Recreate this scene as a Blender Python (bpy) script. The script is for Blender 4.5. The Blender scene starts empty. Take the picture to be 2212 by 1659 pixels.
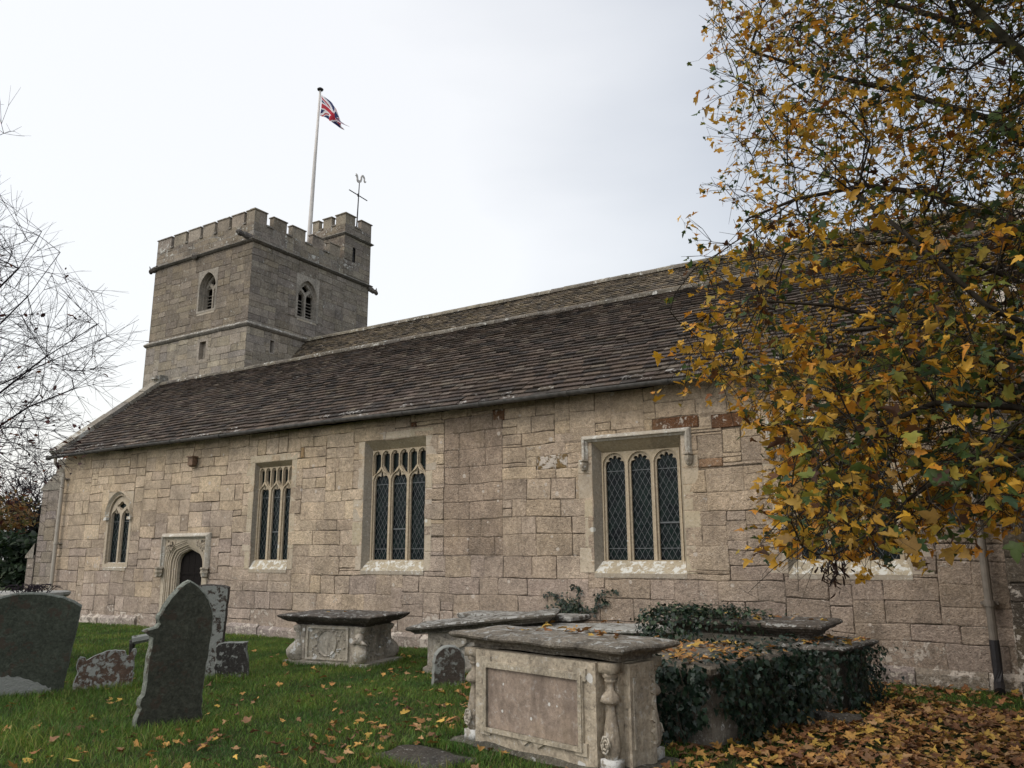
import bpy, bmesh, math, random
import numpy as np
from mathutils import Vector, Matrix, noise
from mathutils.geometry import tessellate_polygon
R = math.radians
rng = random.Random(7)
S = bpy.context.scene
COL = S.collection

# ------------------------------------------------------------------ camera
F, TW, TH = 1700.0, 2212.0, 1659.0
cam_d = bpy.data.cameras.new('camera')
cam = bpy.data.objects.new('camera', cam_d); COL.objects.link(cam); S.camera = cam
cam_d.sensor_width = 36; cam_d.lens = F / TW * 36
cam_d.clip_start = 0.05; cam_d.clip_end = 2000
yaw, pit, rol = R(31.9), R(12.05), R(0.25)
fv = Vector((-math.sin(yaw)*math.cos(pit), math.cos(yaw)*math.cos(pit), math.sin(pit)))
rv = Vector((math.cos(yaw), math.sin(yaw), 0)); uv = rv.cross(fv)
r2 = math.cos(rol)*rv - math.sin(rol)*uv; u2 = r2.cross(fv)
cam.matrix_world = Matrix(((r2.x, u2.x, -fv.x, 0), (r2.y, u2.y, -fv.y, 0), (r2.z, u2.z, -fv.z, 1.75), (0, 0, 0, 1)))
S.render.resolution_x, S.render.resolution_y = 1024, 768

# ------------------------------------------------------------------ sky (overcast) and soft sun
w = bpy.data.worlds.new('World'); S.world = w; w.use_nodes = True
nt = w.node_tree; nt.nodes.clear()
out = nt.nodes.new('ShaderNodeOutputWorld')
sky = nt.nodes.new('ShaderNodeTexSky'); sky.sky_type = 'NISHITA'; sky.sun_disc = False
SUN_EL, SUN_ROT = R(48), R(200)
sky.sun_elevation = SUN_EL; sky.sun_rotation = SUN_ROT; sky.air_density = 1.5; sky.dust_density = 4
b1 = nt.nodes.new('ShaderNodeBackground'); b1.inputs[1].default_value = 0.05
nt.links.new(sky.outputs[0], b1.inputs[0])
tc = nt.nodes.new('ShaderNodeTexCoord')
sep = nt.nodes.new('ShaderNodeSeparateXYZ'); nt.links.new(tc.outputs['Generated'], sep.inputs[0])
# cloud layer: lighter towards the west (left), a cool grey band above and east
dot = nt.nodes.new('ShaderNodeVectorMath'); dot.operation = 'DOT_PRODUCT'
nt.links.new(tc.outputs['Generated'], dot.inputs[0]); dot.inputs[1].default_value = (-0.93, 0.30, 0.12)
mp = nt.nodes.new('ShaderNodeMapping'); mp.inputs['Scale'].default_value = (1.3, 1.3, 4.5)
nt.links.new(tc.outputs['Generated'], mp.inputs[0])
cl = nt.nodes.new('ShaderNodeTexNoise'); cl.inputs['Scale'].default_value = 1.6; cl.inputs['Detail'].default_value = 5; cl.inputs['Roughness'].default_value = .45
nt.links.new(mp.outputs[0], cl.inputs['Vector'])
ad = nt.nodes.new('ShaderNodeMath'); ad.operation = 'MULTIPLY_ADD'
nt.links.new(cl.outputs['Fac'], ad.inputs[0]); ad.inputs[1].default_value = .26; nt.links.new(dot.outputs['Value'], ad.inputs[2])
rp = nt.nodes.new('ShaderNodeValToRGB'); nt.links.new(ad.outputs[0], rp.inputs[0])
e = rp.color_ramp.elements
e[0].position = 0.0; e[0].color = (.44, .455, .49, 1)
e[1].position = .88; e[1].color = (.86, .85, .84, 1)
m_ = rp.color_ramp.elements.new(.62); m_.color = (.50, .515, .545, 1)
# brighter overhead, as an overcast sky is
zr = nt.nodes.new('ShaderNodeMapRange'); nt.links.new(sep.outputs['Z'], zr.inputs[0])
zr.inputs[1].default_value = .62; zr.inputs[2].default_value = 1.0; zr.inputs[3].default_value = 1.0; zr.inputs[4].default_value = 1.9
# brightness added to the unseen south sky for light, as with sun behind cloud
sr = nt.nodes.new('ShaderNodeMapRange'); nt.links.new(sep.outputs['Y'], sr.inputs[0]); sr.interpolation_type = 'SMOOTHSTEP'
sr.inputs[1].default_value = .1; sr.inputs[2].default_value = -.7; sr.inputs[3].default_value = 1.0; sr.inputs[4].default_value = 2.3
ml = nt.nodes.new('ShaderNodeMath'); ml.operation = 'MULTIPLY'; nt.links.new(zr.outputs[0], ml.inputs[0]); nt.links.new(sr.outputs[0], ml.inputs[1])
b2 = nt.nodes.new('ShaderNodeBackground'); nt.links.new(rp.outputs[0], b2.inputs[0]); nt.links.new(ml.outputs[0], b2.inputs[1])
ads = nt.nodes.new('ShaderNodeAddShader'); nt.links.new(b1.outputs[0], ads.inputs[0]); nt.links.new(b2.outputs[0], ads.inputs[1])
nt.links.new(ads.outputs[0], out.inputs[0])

sl = bpy.data.lights.new('sun', 'SUN'); sl.energy = 0.7; sl.angle = R(22); sl.color = (1, .93, .84)
so = bpy.data.objects.new('sun', sl); COL.objects.link(so)
sd = Vector((-0.25, -0.72, 0.78)).normalized()
so.rotation_euler = sd.to_track_quat('Z', 'Y').to_euler()
S.view_settings.view_transform = 'Standard'; S.view_settings.look = 'None'
S.view_settings.exposure = 0.0; S.view_settings.gamma = 1

# ------------------------------------------------------------------ materials
def nodes(m):
    m.use_nodes = True
    t = m.node_tree; t.nodes.clear()
    o = t.nodes.new('ShaderNodeOutputMaterial'); p = t.nodes.new('ShaderNodeBsdfPrincipled')
    t.links.new(p.outputs[0], o.inputs[0])
    return t, p, o
def math_(t, op, a, b=None, c=None):
    n = t.nodes.new('ShaderNodeMath'); n.operation = op
    for i, v in enumerate((a, b, c)):
        if v is None: continue
        if isinstance(v, (int, float)): n.inputs[i].default_value = v
        else: t.links.new(v, n.inputs[i])
    return n.outputs[0]
def noise_(t, vec, scale, detail=4, rough=.55, dist=0):
    n = t.nodes.new('ShaderNodeTexNoise'); n.inputs['Scale'].default_value = scale
    n.inputs['Detail'].default_value = detail; n.inputs['Roughness'].default_value = rough; n.inputs['Distortion'].default_value = dist
    t.links.new(vec, n.inputs['Vector']); return n.outputs['Fac']
def remap(t, v, a, b, c, d):
    n = t.nodes.new('ShaderNodeMapRange'); t.links.new(v, n.inputs[0])
    for i, x in enumerate((a, b, c, d)): n.inputs[i+1].default_value = x
    return n.outputs[0]
def mixc(t, fac, a, b, mode='MIX'):
    n = t.nodes.new('ShaderNodeMix'); n.data_type = 'RGBA'; n.blend_type = mode
    if isinstance(fac, (int, float)): n.inputs[0].default_value = fac
    else: t.links.new(fac, n.inputs[0])
    for i, v in ((6, a), (7, b)):
        if isinstance(v, tuple): n.inputs[i].default_value = (*v, 1)
        else: t.links.new(v, n.inputs[i])
    return n.outputs[2]
def stone(name, lich=(.60, .59, .53), lscale=7, thr=.70, bump=.35, bdist=.012, dark=(.10, .085, .07), darkamt=.35, var=.5, lich2=None, spots=.0, sprad=.42, fine=45, ochre=.35, fleck=24, fk_a=.42):
    m = bpy.data.materials.new(name); t, p, o = nodes(m)
    tcn = t.nodes.new('ShaderNodeTexCoord'); v = tcn.outputs['Object']
    at = t.nodes.new('ShaderNodeAttribute'); at.attribute_name = 'Col'
    n1 = noise_(t, v, 2.3, 6, .6); n2 = noise_(t, v, 17, 6, .65); n3 = noise_(t, v, fine, 4, .6)
    f = math_(t, 'MULTIPLY', remap(t, n1, .25, .75, 1-var*.45, 1+var*.45), remap(t, n2, .25, .75, 1-var*.5, 1+var*.5))
    f = math_(t, 'MULTIPLY', f, remap(t, n3, .3, .7, 1-var*.3, 1+var*.3))
    cx = t.nodes.new('ShaderNodeVectorMath'); cx.operation = 'SCALE'; t.links.new(at.outputs['Color'], cx.inputs[0]); t.links.new(f, cx.inputs['Scale'])
    c = cx.outputs[0]
    fk = noise_(t, v, fleck, 5, .75)
    c = mixc(t, remap(t, fk, .56, .66, 0, fk_a), c, lich)
    c = mixc(t, remap(t, fk, .45, .34, 0, fk_a*1.3), c, dark)
    # damp dark staining
    mpn = t.nodes.new('ShaderNodeMapping'); mpn.inputs['Scale'].default_value = (1, 1, .45); t.links.new(v, mpn.inputs[0])
    dn = noise_(t, mpn.outputs[0], 3.1, 8, .68, .4)
    c = mixc(t, remap(t, dn, .52, .72, 0, darkamt), c, dark)
    # warm ochre breath
    on = noise_(t, v, 1.1, 5, .6)
    c = mixc(t, remap(t, on, .5, .75, 0, ochre), c, (.40, .30, .175), 'MIX') if lich2 is None else mixc(t, remap(t, noise_(t, v, 5.3, 6, .7), .56, .60, 0, .8), c, lich2)
    # lichen, amount from the alpha of Col
    ln = noise_(t, v, lscale, 8, .7, .3)
    lf = remap(t, math_(t, 'ADD', ln, math_(t, 'MULTIPLY', at.outputs['Alpha'], .45)), thr, thr+.05, 0, 1)
    c = mixc(t, lf, c, lich)
    if spots > 0:
        vo = t.nodes.new('ShaderNodeTexVoronoi'); vo.inputs['Scale'].default_value = 9; t.links.new(v, vo.inputs['Vector'])
        rnd = t.nodes.new('ShaderNodeSeparateColor'); t.links.new(vo.outputs['Color'], rnd.inputs[0])
        rad = math_(t, 'MULTIPLY', math_(t, 'POWER', rnd.outputs[0], 3.0), sprad)
        wob = math_(t, 'ADD', vo.outputs['Distance'], math_(t, 'MULTIPLY', n2, .22))
        on_ = math_(t, 'MULTIPLY', math_(t, 'LESS_THAN', math_(t, 'SUBTRACT', wob, .11), rad), math_(t, 'GREATER_THAN', rnd.outputs[1], 1-spots))
        c = mixc(t, math_(t, 'MULTIPLY', on_, .85), c, lich)
    t.links.new(c, p.inputs['Base Color'])
    p.inputs['Roughness'].default_value = .92; p.inputs['Specular IOR Level'].default_value = .2
    h = math_(t, 'ADD', math_(t, 'MULTIPLY', n2, .6), math_(t, 'MULTIPLY', n3, .4))
    h = math_(t, 'ADD', h, math_(t, 'MULTIPLY', lf, .12))
    bp = t.nodes.new('ShaderNodeBump'); bp.inputs['Strength'].default_value = bump; bp.inputs['Distance'].default_value = bdist*3
    t.links.new(h, bp.inputs['Height']); t.links.new(bp.outputs[0], p.inputs['Normal'])
    return m
def simple(name, col, rough=.6, metal=0, var=.3, scale=12, attr=False, bump=0, transl=0, spec=.5):
    m = bpy.data.materials.new(name); t, p, o = nodes(m)
    tcn = t.nodes.new('ShaderNodeTexCoord'); v = tcn.outputs['Object']
    n = noise_(t, v, scale, 5, .6)
    f = remap(t, n, .25, .75, 1-var, 1+var)
    cx = t.nodes.new('ShaderNodeVectorMath'); cx.operation = 'SCALE'; t.links.new(f, cx.inputs['Scale'])
    if attr:
        at = t.nodes.new('ShaderNodeAttribute'); at.attribute_name = 'Col'; t.links.new(at.outputs['Color'], cx.inputs[0])
    else: cx.inputs[0].default_value = col
    t.links.new(cx.outputs[0], p.inputs['Base Color'])
    p.inputs['Roughness'].default_value = rough; p.inputs['Metallic'].default_value = metal; p.inputs['Specular IOR Level'].default_value = spec
    if bump:
        bp = t.nodes.new('ShaderNodeBump'); bp.inputs['Strength'].default_value = bump; bp.inputs['Distance'].default_value = .02
        t.links.new(n, bp.inputs['Height']); t.links.new(bp.outputs[0], p.inputs['Normal'])
    if transl:
        tr = t.nodes.new('ShaderNodeBsdfTranslucent'); t.links.new(cx.outputs[0], tr.inputs[0])
        mx = t.nodes.new('ShaderNodeMixShader'); mx.inputs[0].default_value = transl
        t.links.new(p.outputs[0], mx.inputs[1]); t.links.new(tr.outputs[0], mx.inputs[2]); t.links.new(mx.outputs[0], o.inputs[0])
    return m
M = {}
M['wall'] = stone('wall_stone', lscale=8, spots=.08, ochre=.25, var=.7, bump=1.0, bdist=.016, fleck=32, fk_a=.5, lich=(.56, .49, .41))
M['tower'] = stone('tower_stone', ochre=.12, fleck=16, fk_a=.5, lich=(.47, .46, .41), lscale=9, dark=(.06, .055, .05), darkamt=.6, var=.6, bump=.5, thr=.72)
M['dress'] = stone('dressed_stone', lscale=10, var=.28, bump=.15, darkamt=.15, spots=.05)
M['slate'] = stone('stone_slate', ochre=0, fk_a=.16, lich=(.42, .40, .36), lscale=14, thr=.74, var=.8, bump=.6, dark=(.03, .026, .024), darkamt=.5)
M['tomb'] = stone('tomb_stone', ochre=.15, fleck=18, lich=(.60, .59, .55), lscale=8, thr=.70, var=.6, bump=.6, dark=(.07, .06, .05), darkamt=.6, spots=.3)
M['panel'] = stone('panel_stone', lich=(.60, .59, .55), lscale=9, thr=.72, var=.45, bump=.35, dark=(.11, .085, .07), darkamt=.85, spots=.5, sprad=.2, fleck=14, fk_a=.35)
M['slab'] = stone('weathered_slab', ochre=.1, lich=(.42, .41, .37), lscale=9, thr=.66, var=.9, bump=1.0, bdist=.02, dark=(.05, .042, .034), darkamt=.8, spots=.2)
M['grave'] = stone('headstone', ochre=0, lich=(.20, .22, .20), lscale=11, thr=.80, fk_a=.10, var=.9, bump=.6, fleck=30, lich2=(.060, .045, .033), dark=(.022, .026, .018), sprad=.22, darkamt=.5, spots=.45)
M['gravel'] = stone('lichen_headstone', ochre=0, lich=(.235, .24, .215), lscale=11, thr=.62, var=.6, bump=.8, dark=(.04, .033, .028), darkamt=.8, spots=.4)
M['lead'] = simple('lead', (.12, .128, .13), .5, .3, .2)
M['gutter'] = simple('gutter_iron', (.075, .07, .062), .7, 0, .6, 9, bump=.3)
M['pipe'] = simple('painted_pipe', (.36, .32, .26), .55, 0, .18, 5)
M['iron'] = simple('dark_iron', (.025, .023, .024), .55, .3, .3)
M['wood'] = simple('dark_oak', (.009, .007, .006), .8, 0, .5, 20, bump=.3, spec=.15)
M['pole'] = simple('white_paint', (.52, .49, .45), .5, 0, .15, 4)
M['flag'] = simple('flag_cloth', (1, 1, 1), .8, 0, .06, 3, attr=True, transl=.25)
M['bark'] = simple('bark', (.035, .029, .022), .95, 0, .7, 14, bump=.8, spec=.15)
M['barkm'] = simple('mossy_bark', (.055, .052, .036), .95, 0, .7, 9, bump=.8, spec=.15)
M['twig'] = simple('twig', (.022, .016, .020), .9, 0, .4, spec=.15)
M['leaf'] = simple('maple_leaf', (1, 1, 1), .55, 0, .22, 30, attr=True, transl=.35, spec=.3)
M['fallen'] = simple('fallen_leaf', (1, 1, 1), .7, 0, .3, 30, attr=True, transl=.1, spec=.25)
M['grass'] = simple('grass_blade', (1, 1, 1), .6, 0, .2, 3, attr=True, transl=.3, spec=.25)
M['ivy'] = simple('ivy_leaf', (1, 1, 1), .42, 0, .25, 20, attr=True, transl=.12, spec=.4)
def glass_mat():
    m = bpy.data.materials.new('leaded_glass'); t, p, o = nodes(m)
    tcn = t.nodes.new('ShaderNodeTexCoord'); v = tcn.outputs['Object']
    n = noise_(t, v, 5, 3, .6)
    c = mixc(t, remap(t, n, .35, .7, 0, 1), (.004, .006, .008), (.010, .020, .017))
    t.links.new(c, p.inputs['Base Color']); p.inputs['Roughness'].default_value = .25; p.inputs['Specular IOR Level'].default_value = .12
    vo = t.nodes.new('ShaderNodeTexVoronoi'); vo.inputs['Scale'].default_value = 9; t.links.new(v, vo.inputs['Vector'])
    bp = t.nodes.new('ShaderNodeBump'); bp.inputs['Strength'].default_value = .12; bp.inputs['Distance'].default_value = .05
    t.links.new(vo.outputs['Distance'], bp.inputs['Height']); t.links.new(bp.outputs[0], p.inputs['Normal'])
    return m
M['glass'] = glass_mat()
def ground_mat():
    m = bpy.data.materials.new('churchyard_soil'); t, p, o = nodes(m)
    tcn = t.nodes.new('ShaderNodeTexCoord'); v = tcn.outputs['Object']
    a = noise_(t, v, .9, 6, .6); b = noise_(t, v, 14, 6, .7)
    c = mixc(t, remap(t, a, .35, .65, 0, 1), (.022, .034, .010), (.034, .040, .014))
    c = mixc(t, remap(t, b, .55, .75, 0, .8), c, (.045, .030, .016))
    t.links.new(c, p.inputs['Base Color']); p.inputs['Roughness'].default_value = 1; p.inputs['Specular IOR Level'].default_value = .1
    bp = t.nodes.new('ShaderNodeBump'); bp.inputs['Strength'].default_value = .8; bp.inputs['Distance'].default_value = .04
    t.links.new(b, bp.inputs['Height']); t.links.new(bp.outputs[0], p.inputs['Normal'])
    return m
M['ground'] = ground_mat()

# ------------------------------------------------------------------ mesh helpers
OFF = {}
def sc(c, k): return (c[0]*k, c[1]*k, c[2]*k) + tuple(c[3:])
class MB:
    """collects geometry in a local frame; cols per face (r,g,b,lichen)"""
    def __init__(s, fr=None): s.v = []; s.f = []; s.c = []; s.fr = fr; s.n = 0
    def add(s, pts, faces, col, cols=None):
        if s.fr: pts = [s.fr(*p) for p in pts]
        b = len(s.v); s.v.extend(tuple(p) for p in pts)
        if len(col) == 3: col = (*col, 0)
        for i, f in enumerate(faces):
            s.f.append(tuple(b+k for k in f)); s.c.append(col if cols is None else cols[i])
    def box(s, x0, x1, y0, y1, z0, z1, col=(.4, .4, .4)):
        p = [(x0,y0,z0),(x1,y0,z0),(x1,y1,z0),(x0,y1,z0),(x0,y0,z1),(x1,y0,z1),(x1,y1,z1),(x0,y1,z1)]
        s.add(p, [(0,3,2,1),(4,5,6,7),(0,1,5,4),(1,2,6,5),(2,3,7,6),(3,0,4,7)], col)
    def bar(s, a, b, r, n=6, r2=None, col=(.4, .4, .4), cap=True):
        a = Vector(a); b = Vector(b); d = (b-a).normalized() if (b-a).length > 1e-6 else Vector((0,0,1))
        x = d.orthogonal().normalized(); y = d.cross(x); r2 = r if r2 is None else r2
        p = []
        for c, rr in ((a, r), (b, r2)):
            for k in range(n):
                t = 2*math.pi*k/n; p.append(tuple(c + x*math.cos(t)*rr + y*math.sin(t)*rr))
        fs = [(k, (k+1) % n, n+(k+1) % n, n+k) for k in range(n)]
        if cap: fs += [tuple(range(n-1, -1, -1)), tuple(range(n, 2*n))]
        s.add(p, fs, col)
    def tube(s, pts, r, n=8, col=(.4, .4, .4)):
        pts = [Vector(p) for p in pts]; rings = []
        rr = r if isinstance(r, (list, tuple)) else [r]*len(pts)
        for i, q in enumerate(pts):
            d = (pts[min(i+1, len(pts)-1)] - pts[max(i-1, 0)]).normalized()
            ref = Vector((0, 0, 1)) if abs(d.z) < .9 else Vector((1, 0, 0))
            x = d.cross(ref).normalized(); y = d.cross(x)
            rings += [tuple(q + x*math.cos(2*math.pi*k/n)*rr[i] + y*math.sin(2*math.pi*k/n)*rr[i]) for k in range(n)]
        fs = [(i*n+k, i*n+(k+1) % n, (i+1)*n+(k+1) % n, (i+1)*n+k) for i in range(len(pts)-1) for k in range(n)]
        fs += [tuple(range(n-1, -1, -1)), tuple(range((len(pts)-1)*n, len(pts)*n))]
        s.add(rings, fs, col)
    def lathe(s, prof, cx=0, cy=0, n=16, col=(.4, .4, .4), flute=0, nf=8):
        p = []
        for r_, z in prof:
            for k in range(n):
                t = 2*math.pi*k/n; q = r_*(1+flute*math.cos(nf*t)); p.append((cx+q*math.cos(t), cy+q*math.sin(t), z))
        m = len(prof)
        fs = [(i*n+k, i*n+(k+1) % n, (i+1)*n+(k+1) % n, (i+1)*n+k) for i in range(m-1) for k in range(n)]
        fs += [tuple(range(n-1, -1, -1)), tuple(range((m-1)*n, m*n))]
        s.add(p, fs, col)
    def plate(s, loops, d0, d1, col, back=False):
        """loops: list of 2D (u,v) outlines, first outer, rest holes; extruded from depth d0 (front) to d1"""
        vs = [[Vector((a, b, 0)) for a, b in L] for L in loops]
        tri = tessellate_polygon(vs)
        flat = [p for L in loops for p in L]
        n = len(flat)
        pts = [(a, d0, b) for a, b in flat] + [(a, d1, b) for a, b in flat]
        fs = [tuple(t) for t in tri]
        if back: fs += [tuple(n+k for k in reversed(t)) for t in tri]
        o = 0
        for L in loops:
            k = len(L)
            fs += [(o+i, o+(i+1) % k, n+o+(i+1) % k, n+o+i) for i in range(k)]
            o += k
        s.add(pts, fs, col)
    def loft(s, rings, col, cap=True, closed=True, cols=None):
        n = len(rings[0]); p = [q for r_ in rings for q in r_]; fs = []; fc = []
        for i in range(len(rings)-1):
            for k in range(n if closed else n-1):
                fs.append((i*n+k, i*n+(k+1) % n, (i+1)*n+(k+1) % n, (i+1)*n+k)); fc.append(cols[i] if cols else col)
        if cap:
            fs += [tuple(range(n-1, -1, -1)), tuple(range((len(rings)-1)*n, len(rings)*n))]; fc += [cols[0] if cols else col, cols[-1] if cols else col]
        s.add(p, fs, col, [c if len(c) == 4 else (*c, 0) for c in fc])
    def build(s, name, mat, parent=None, smooth=False, normals=True, warp=0):
        if warp:
            q_ = []
            for x, y, z in s.v:
                a = x+y*1.3
                q_.append((x+warp*noise.noise(Vector((a*1.1, z*1.4, 7)))*(.8 if y < WY+2 else 0), y, z+warp*(noise.noise(Vector((a*.9, z*1.1, 3)))+.5*noise.noise(Vector((a*2.8, z*2.5, 1))))))
            s.v = q_
        off = OFF.get(parent.name, Vector()) if parent else Vector()
        me = bpy.data.meshes.new(name)
        vv = np.array(s.v, dtype=np.float64).reshape(-1, 3) - np.array(off)
        me.from_pydata(vv.tolist(), [], s.f)
        ca = me.color_attributes.new('Col', 'FLOAT_COLOR', 'CORNER')
        cnt = np.array([len(f) for f in s.f]); cc = np.array(s.c, dtype=np.float32).reshape(-1, 4)
        ca.data.foreach_set('color', np.repeat(cc, cnt, axis=0).ravel())
        me.materials.append(mat)
        if normals:
            bm = bmesh.new(); bm.from_mesh(me); bmesh.ops.recalc_face_normals(bm, faces=bm.faces); bm.to_mesh(me); bm.free()
        if smooth: me.polygons.foreach_set('use_smooth', [True]*len(me.polygons))
        me.update()
        o = bpy.data.objects.new(name, me); COL.objects.link(o)
        if parent: o.parent = parent; OFF[o.name] = off
        return o
def tag(o, label=None, cat=None, group=None, kind=None):
    for k, v in (('label', label), ('category', cat), ('group', group), ('kind', kind)):
        if v: o[k] = v
    return o
def thing(name, label, cat, loc=(0, 0, 0), rotz=0, group=None, local=False, tilt=(0, 0)):
    o = bpy.data.objects.new(name, None); COL.objects.link(o); o.location = loc; o.rotation_euler = (tilt[0], tilt[1], rotz)
    o.empty_display_size = .3
    tag(o, label, cat, group)
    OFF[o.name] = Vector() if local else Vector(loc)
    return o
def south(Y0): return lambda u, d, v: (u, Y0+d, v)
def east(X0): return lambda u, d, v: (X0-d, u, v)
def raw_mesh(name, verts, faces_flat, nper, mat, cols=None, parent=None, smooth=False):
    """numpy bulk mesh; nper = verts per face (constant); cols per face"""
    off = OFF.get(parent.name, Vector()) if parent else Vector()
    me = bpy.data.meshes.new(name); nv = len(verts); nf = len(faces_flat)//nper
    me.vertices.add(nv); me.vertices.foreach_set('co', (np.asarray(verts)-np.array(off)).astype(np.float32).ravel())
    me.loops.add(nf*nper); me.loops.foreach_set('vertex_index', np.asarray(faces_flat, dtype=np.int32))
    me.polygons.add(nf); me.polygons.foreach_set('loop_start', np.arange(0, nf*nper, nper, dtype=np.int32))
    me.update(calc_edges=True)
    if cols is not None:
        ca = me.color_attributes.new('Col', 'FLOAT_COLOR', 'CORNER')
        cc = np.concatenate([np.asarray(cols, dtype=np.float32), np.zeros((nf, 1), np.float32)], 1)
        ca.data.foreach_set('color', np.repeat(cc, nper, axis=0).ravel())
    if smooth: me.polygons.foreach_set('use_smooth', np.ones(nf, dtype=bool))
    me.materials.append(mat); me.validate()
    o = bpy.data.objects.new(name, me); COL.objects.link(o)
    if parent: o.parent = parent; OFF[o.name] = off
    return o
def gh(x, y):
    """ground height"""
    return .035*noise.noise(Vector((x*.45, y*.45, 3.1))) + .012*noise.noise(Vector((x*2.1, y*2.1, 8)))

# ------------------------------------------------------------------ masonry
def sub_rects(r, ops):
    rs = [r]
    for a0, a1, b0, b1 in ops:
        nx = []
        for u0, u1, v0, v1 in rs:
            if a1 <= u0 or a0 >= u1 or b1 <= v0 or b0 >= v1: nx.append((u0, u1, v0, v1)); continue
            if v0 < b0: nx.append((u0, u1, v0, b0))
            if v1 > b1: nx.append((u0, u1, b1, v1))
            w0, w1 = max(v0, b0), min(v1, b1)
            if u0 < a0: nx.append((u0, a0, w0, w1))
            if u1 > a1: nx.append((a1, u1, w0, w1))
        rs = nx
    return rs
def stone_block(mb, u0, u1, v0, v1, col, rec, mort, proud=0, g=None, jit=.005, rnd=.018):
    """one squared stone with a worn outline, on its bed of mortar"""
    mb.add([(u0, rec, v0), (u1, rec, v0), (u1, rec, v1), (u0, rec, v1)], [(0, 1, 2, 3)], mort)
    if u1-u0 < .035 or v1-v0 < .035: return
    g = g if g is not None else rng.uniform(.004, .009)
    a0, a1, b0, b1 = u0+g, u1-g, v0+g, v1-g
    k = min(rnd, (a1-a0)/4, (b1-b0)/4)*rng.uniform(.4, 1)
    P = []
    def edge(p, q):
        n = max(1, int(math.hypot(q[0]-p[0], q[1]-p[1])/.11))
        for i in range(n+1):
            t = i/n
            P.append((p[0]+(q[0]-p[0])*t + rng.uniform(-jit, jit), p[1]+(q[1]-p[1])*t + rng.uniform(-jit, jit)))
    edge((a0+k, b0), (a1-k, b0)); edge((a1, b0+k), (a1, b1-k)); edge((a1-k, b1), (a0+k, b1)); edge((a0, b1-k), (a0, b0+k))
    cu, cv = (a0+a1)/2, (b0+b1)/2; W, H = (a1-a0)/2, (b1-b0)/2; bv = min(.011, W*.3, H*.3)
    inn = [(cu+(x-cu)*(1-bv/W), cv+(y-cv)*(1-bv/H)) for x, y in P]
    n = len(P); tu, tv = rng.uniform(-.004, .004), rng.uniform(-.004, .004)
    dep = lambda x, y: -proud + tu*(x-cu)/W + tv*(y-cv)/H
    pts = [(x, rec, y) for x, y in P] + [(x, dep(x, y)+.007, y) for x, y in P] + [(x, dep(x, y), y) for x, y in inn]
    fs = [(i, (i+1) % n, n+(i+1) % n, n+i) for i in range(n)] + [(n+i, n+(i+1) % n, 2*n+(i+1) % n, 2*n+i) for i in range(n)] + [tuple(range(2*n, 3*n))]
    mb.add(pts, fs, col)
def masonry(mb, u0, u1, v0, v1, ops, colfn, mod=(.10, .075), wr=(3, 8), hr=(3, 5), flush=.5, special=(), align=.6, mortk=.85, drec=(.012, .03)):
    nu, nv = int(round((u1-u0)/mod[0])), int(round((v1-v0)/mod[1]))
    du, dv = (u1-u0)/nu, (v1-v0)/nv
    occ = [[False]*nu for _ in range(nv)]
    allops = list(ops) + [s_[:4] for s_ in special]
    for a0, a1, b0, b1 in allops:
        for j in range(nv):
            for i in range(nu):
                if u0+i*du >= a0-1e-4 and u0+(i+1)*du <= a1+1e-4 and v0+j*dv >= b0-1e-4 and v0+(j+1)*dv <= b1+1e-4: occ[j][i] = True
    lastTop = None
    for j in range(nv):
        lastTop = None
        i = 0
        while i < nu:
            if occ[j][i]: i += 1; continue
            run = 0
            while i+run < nu and not occ[j][i+run]: run += 1
            wd = rng.randint(*wr)
            if run - wd < wr[0]: wd = run if run <= wr[1]+1 else wd-1
            wd = max(1, min(wd, run))
            h = rng.randint(*hr)
            if lastTop is not None and rng.random() < align and hr[0] <= lastTop-j <= hr[1]: h = lastTop-j
            if wd <= 3 and rng.random() < .3: h = min(h, 2)
            h = min(h, nv-j)
            if nv-j-h == 1: h += 1
            hh = 0
            while hh < h and all(not occ[j+hh][i+q] for q in range(wd)): hh += 1
            h = max(1, hh)
            for a in range(h):
                for q in range(wd): occ[j+a][i+q] = True
            lastTop = j+h
            r = (u0+i*du, u0+(i+wd)*du, v0+j*dv, v0+(j+h)*dv)
            ju = .3*du
            for (a, b, c, d) in sub_rects(r, allops):
                col = colfn((a+b)/2, (c+d)/2)
                fl = rng.random() < flush
                rec = rng.uniform(.003, .006) if fl else rng.uniform(*drec)
                mo = sc(col, mortk*rng.uniform(.8, 1.0)) if fl else sc(col, .48)
                stone_block(mb, a, b, c, d, col, rec, mo, proud=rng.uniform(-.001, .003) if fl else rng.uniform(0, .010), jit=.003 if fl else .007, g=rng.uniform(.003, .005) if fl else rng.uniform(.005, .010))
            i += wd
    for s_ in special:
        a, b, c, d, col = s_[:5]
        stone_block(mb, a, b, c, d, col, .012, sc(col, .6), proud=s_[5] if len(s_) > 5 else .002, jit=.006)
def mixv(a, b, t): return tuple(a[i]*(1-t)+b[i]*t for i in range(len(a)))
def rcol(pal, k=.12):
    c = rng.choice(pal); f = rng.uniform(1-k, 1+k); return (c[0]*f, c[1]*f, c[2]*f*rng.uniform(.94, 1.05))
CREAM = [(.48, .375, .25), (.455, .355, .24), (.45, .365, .27), (.49, .395, .28)]
TAN = [(.365, .295, .21), (.345, .28, .21), (.37, .31, .24), (.325, .262, .195)]
GREY = [(.315, .262, .21), (.30, .25, .212), (.33, .28, .235), (.305, .255, .20)]
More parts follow.
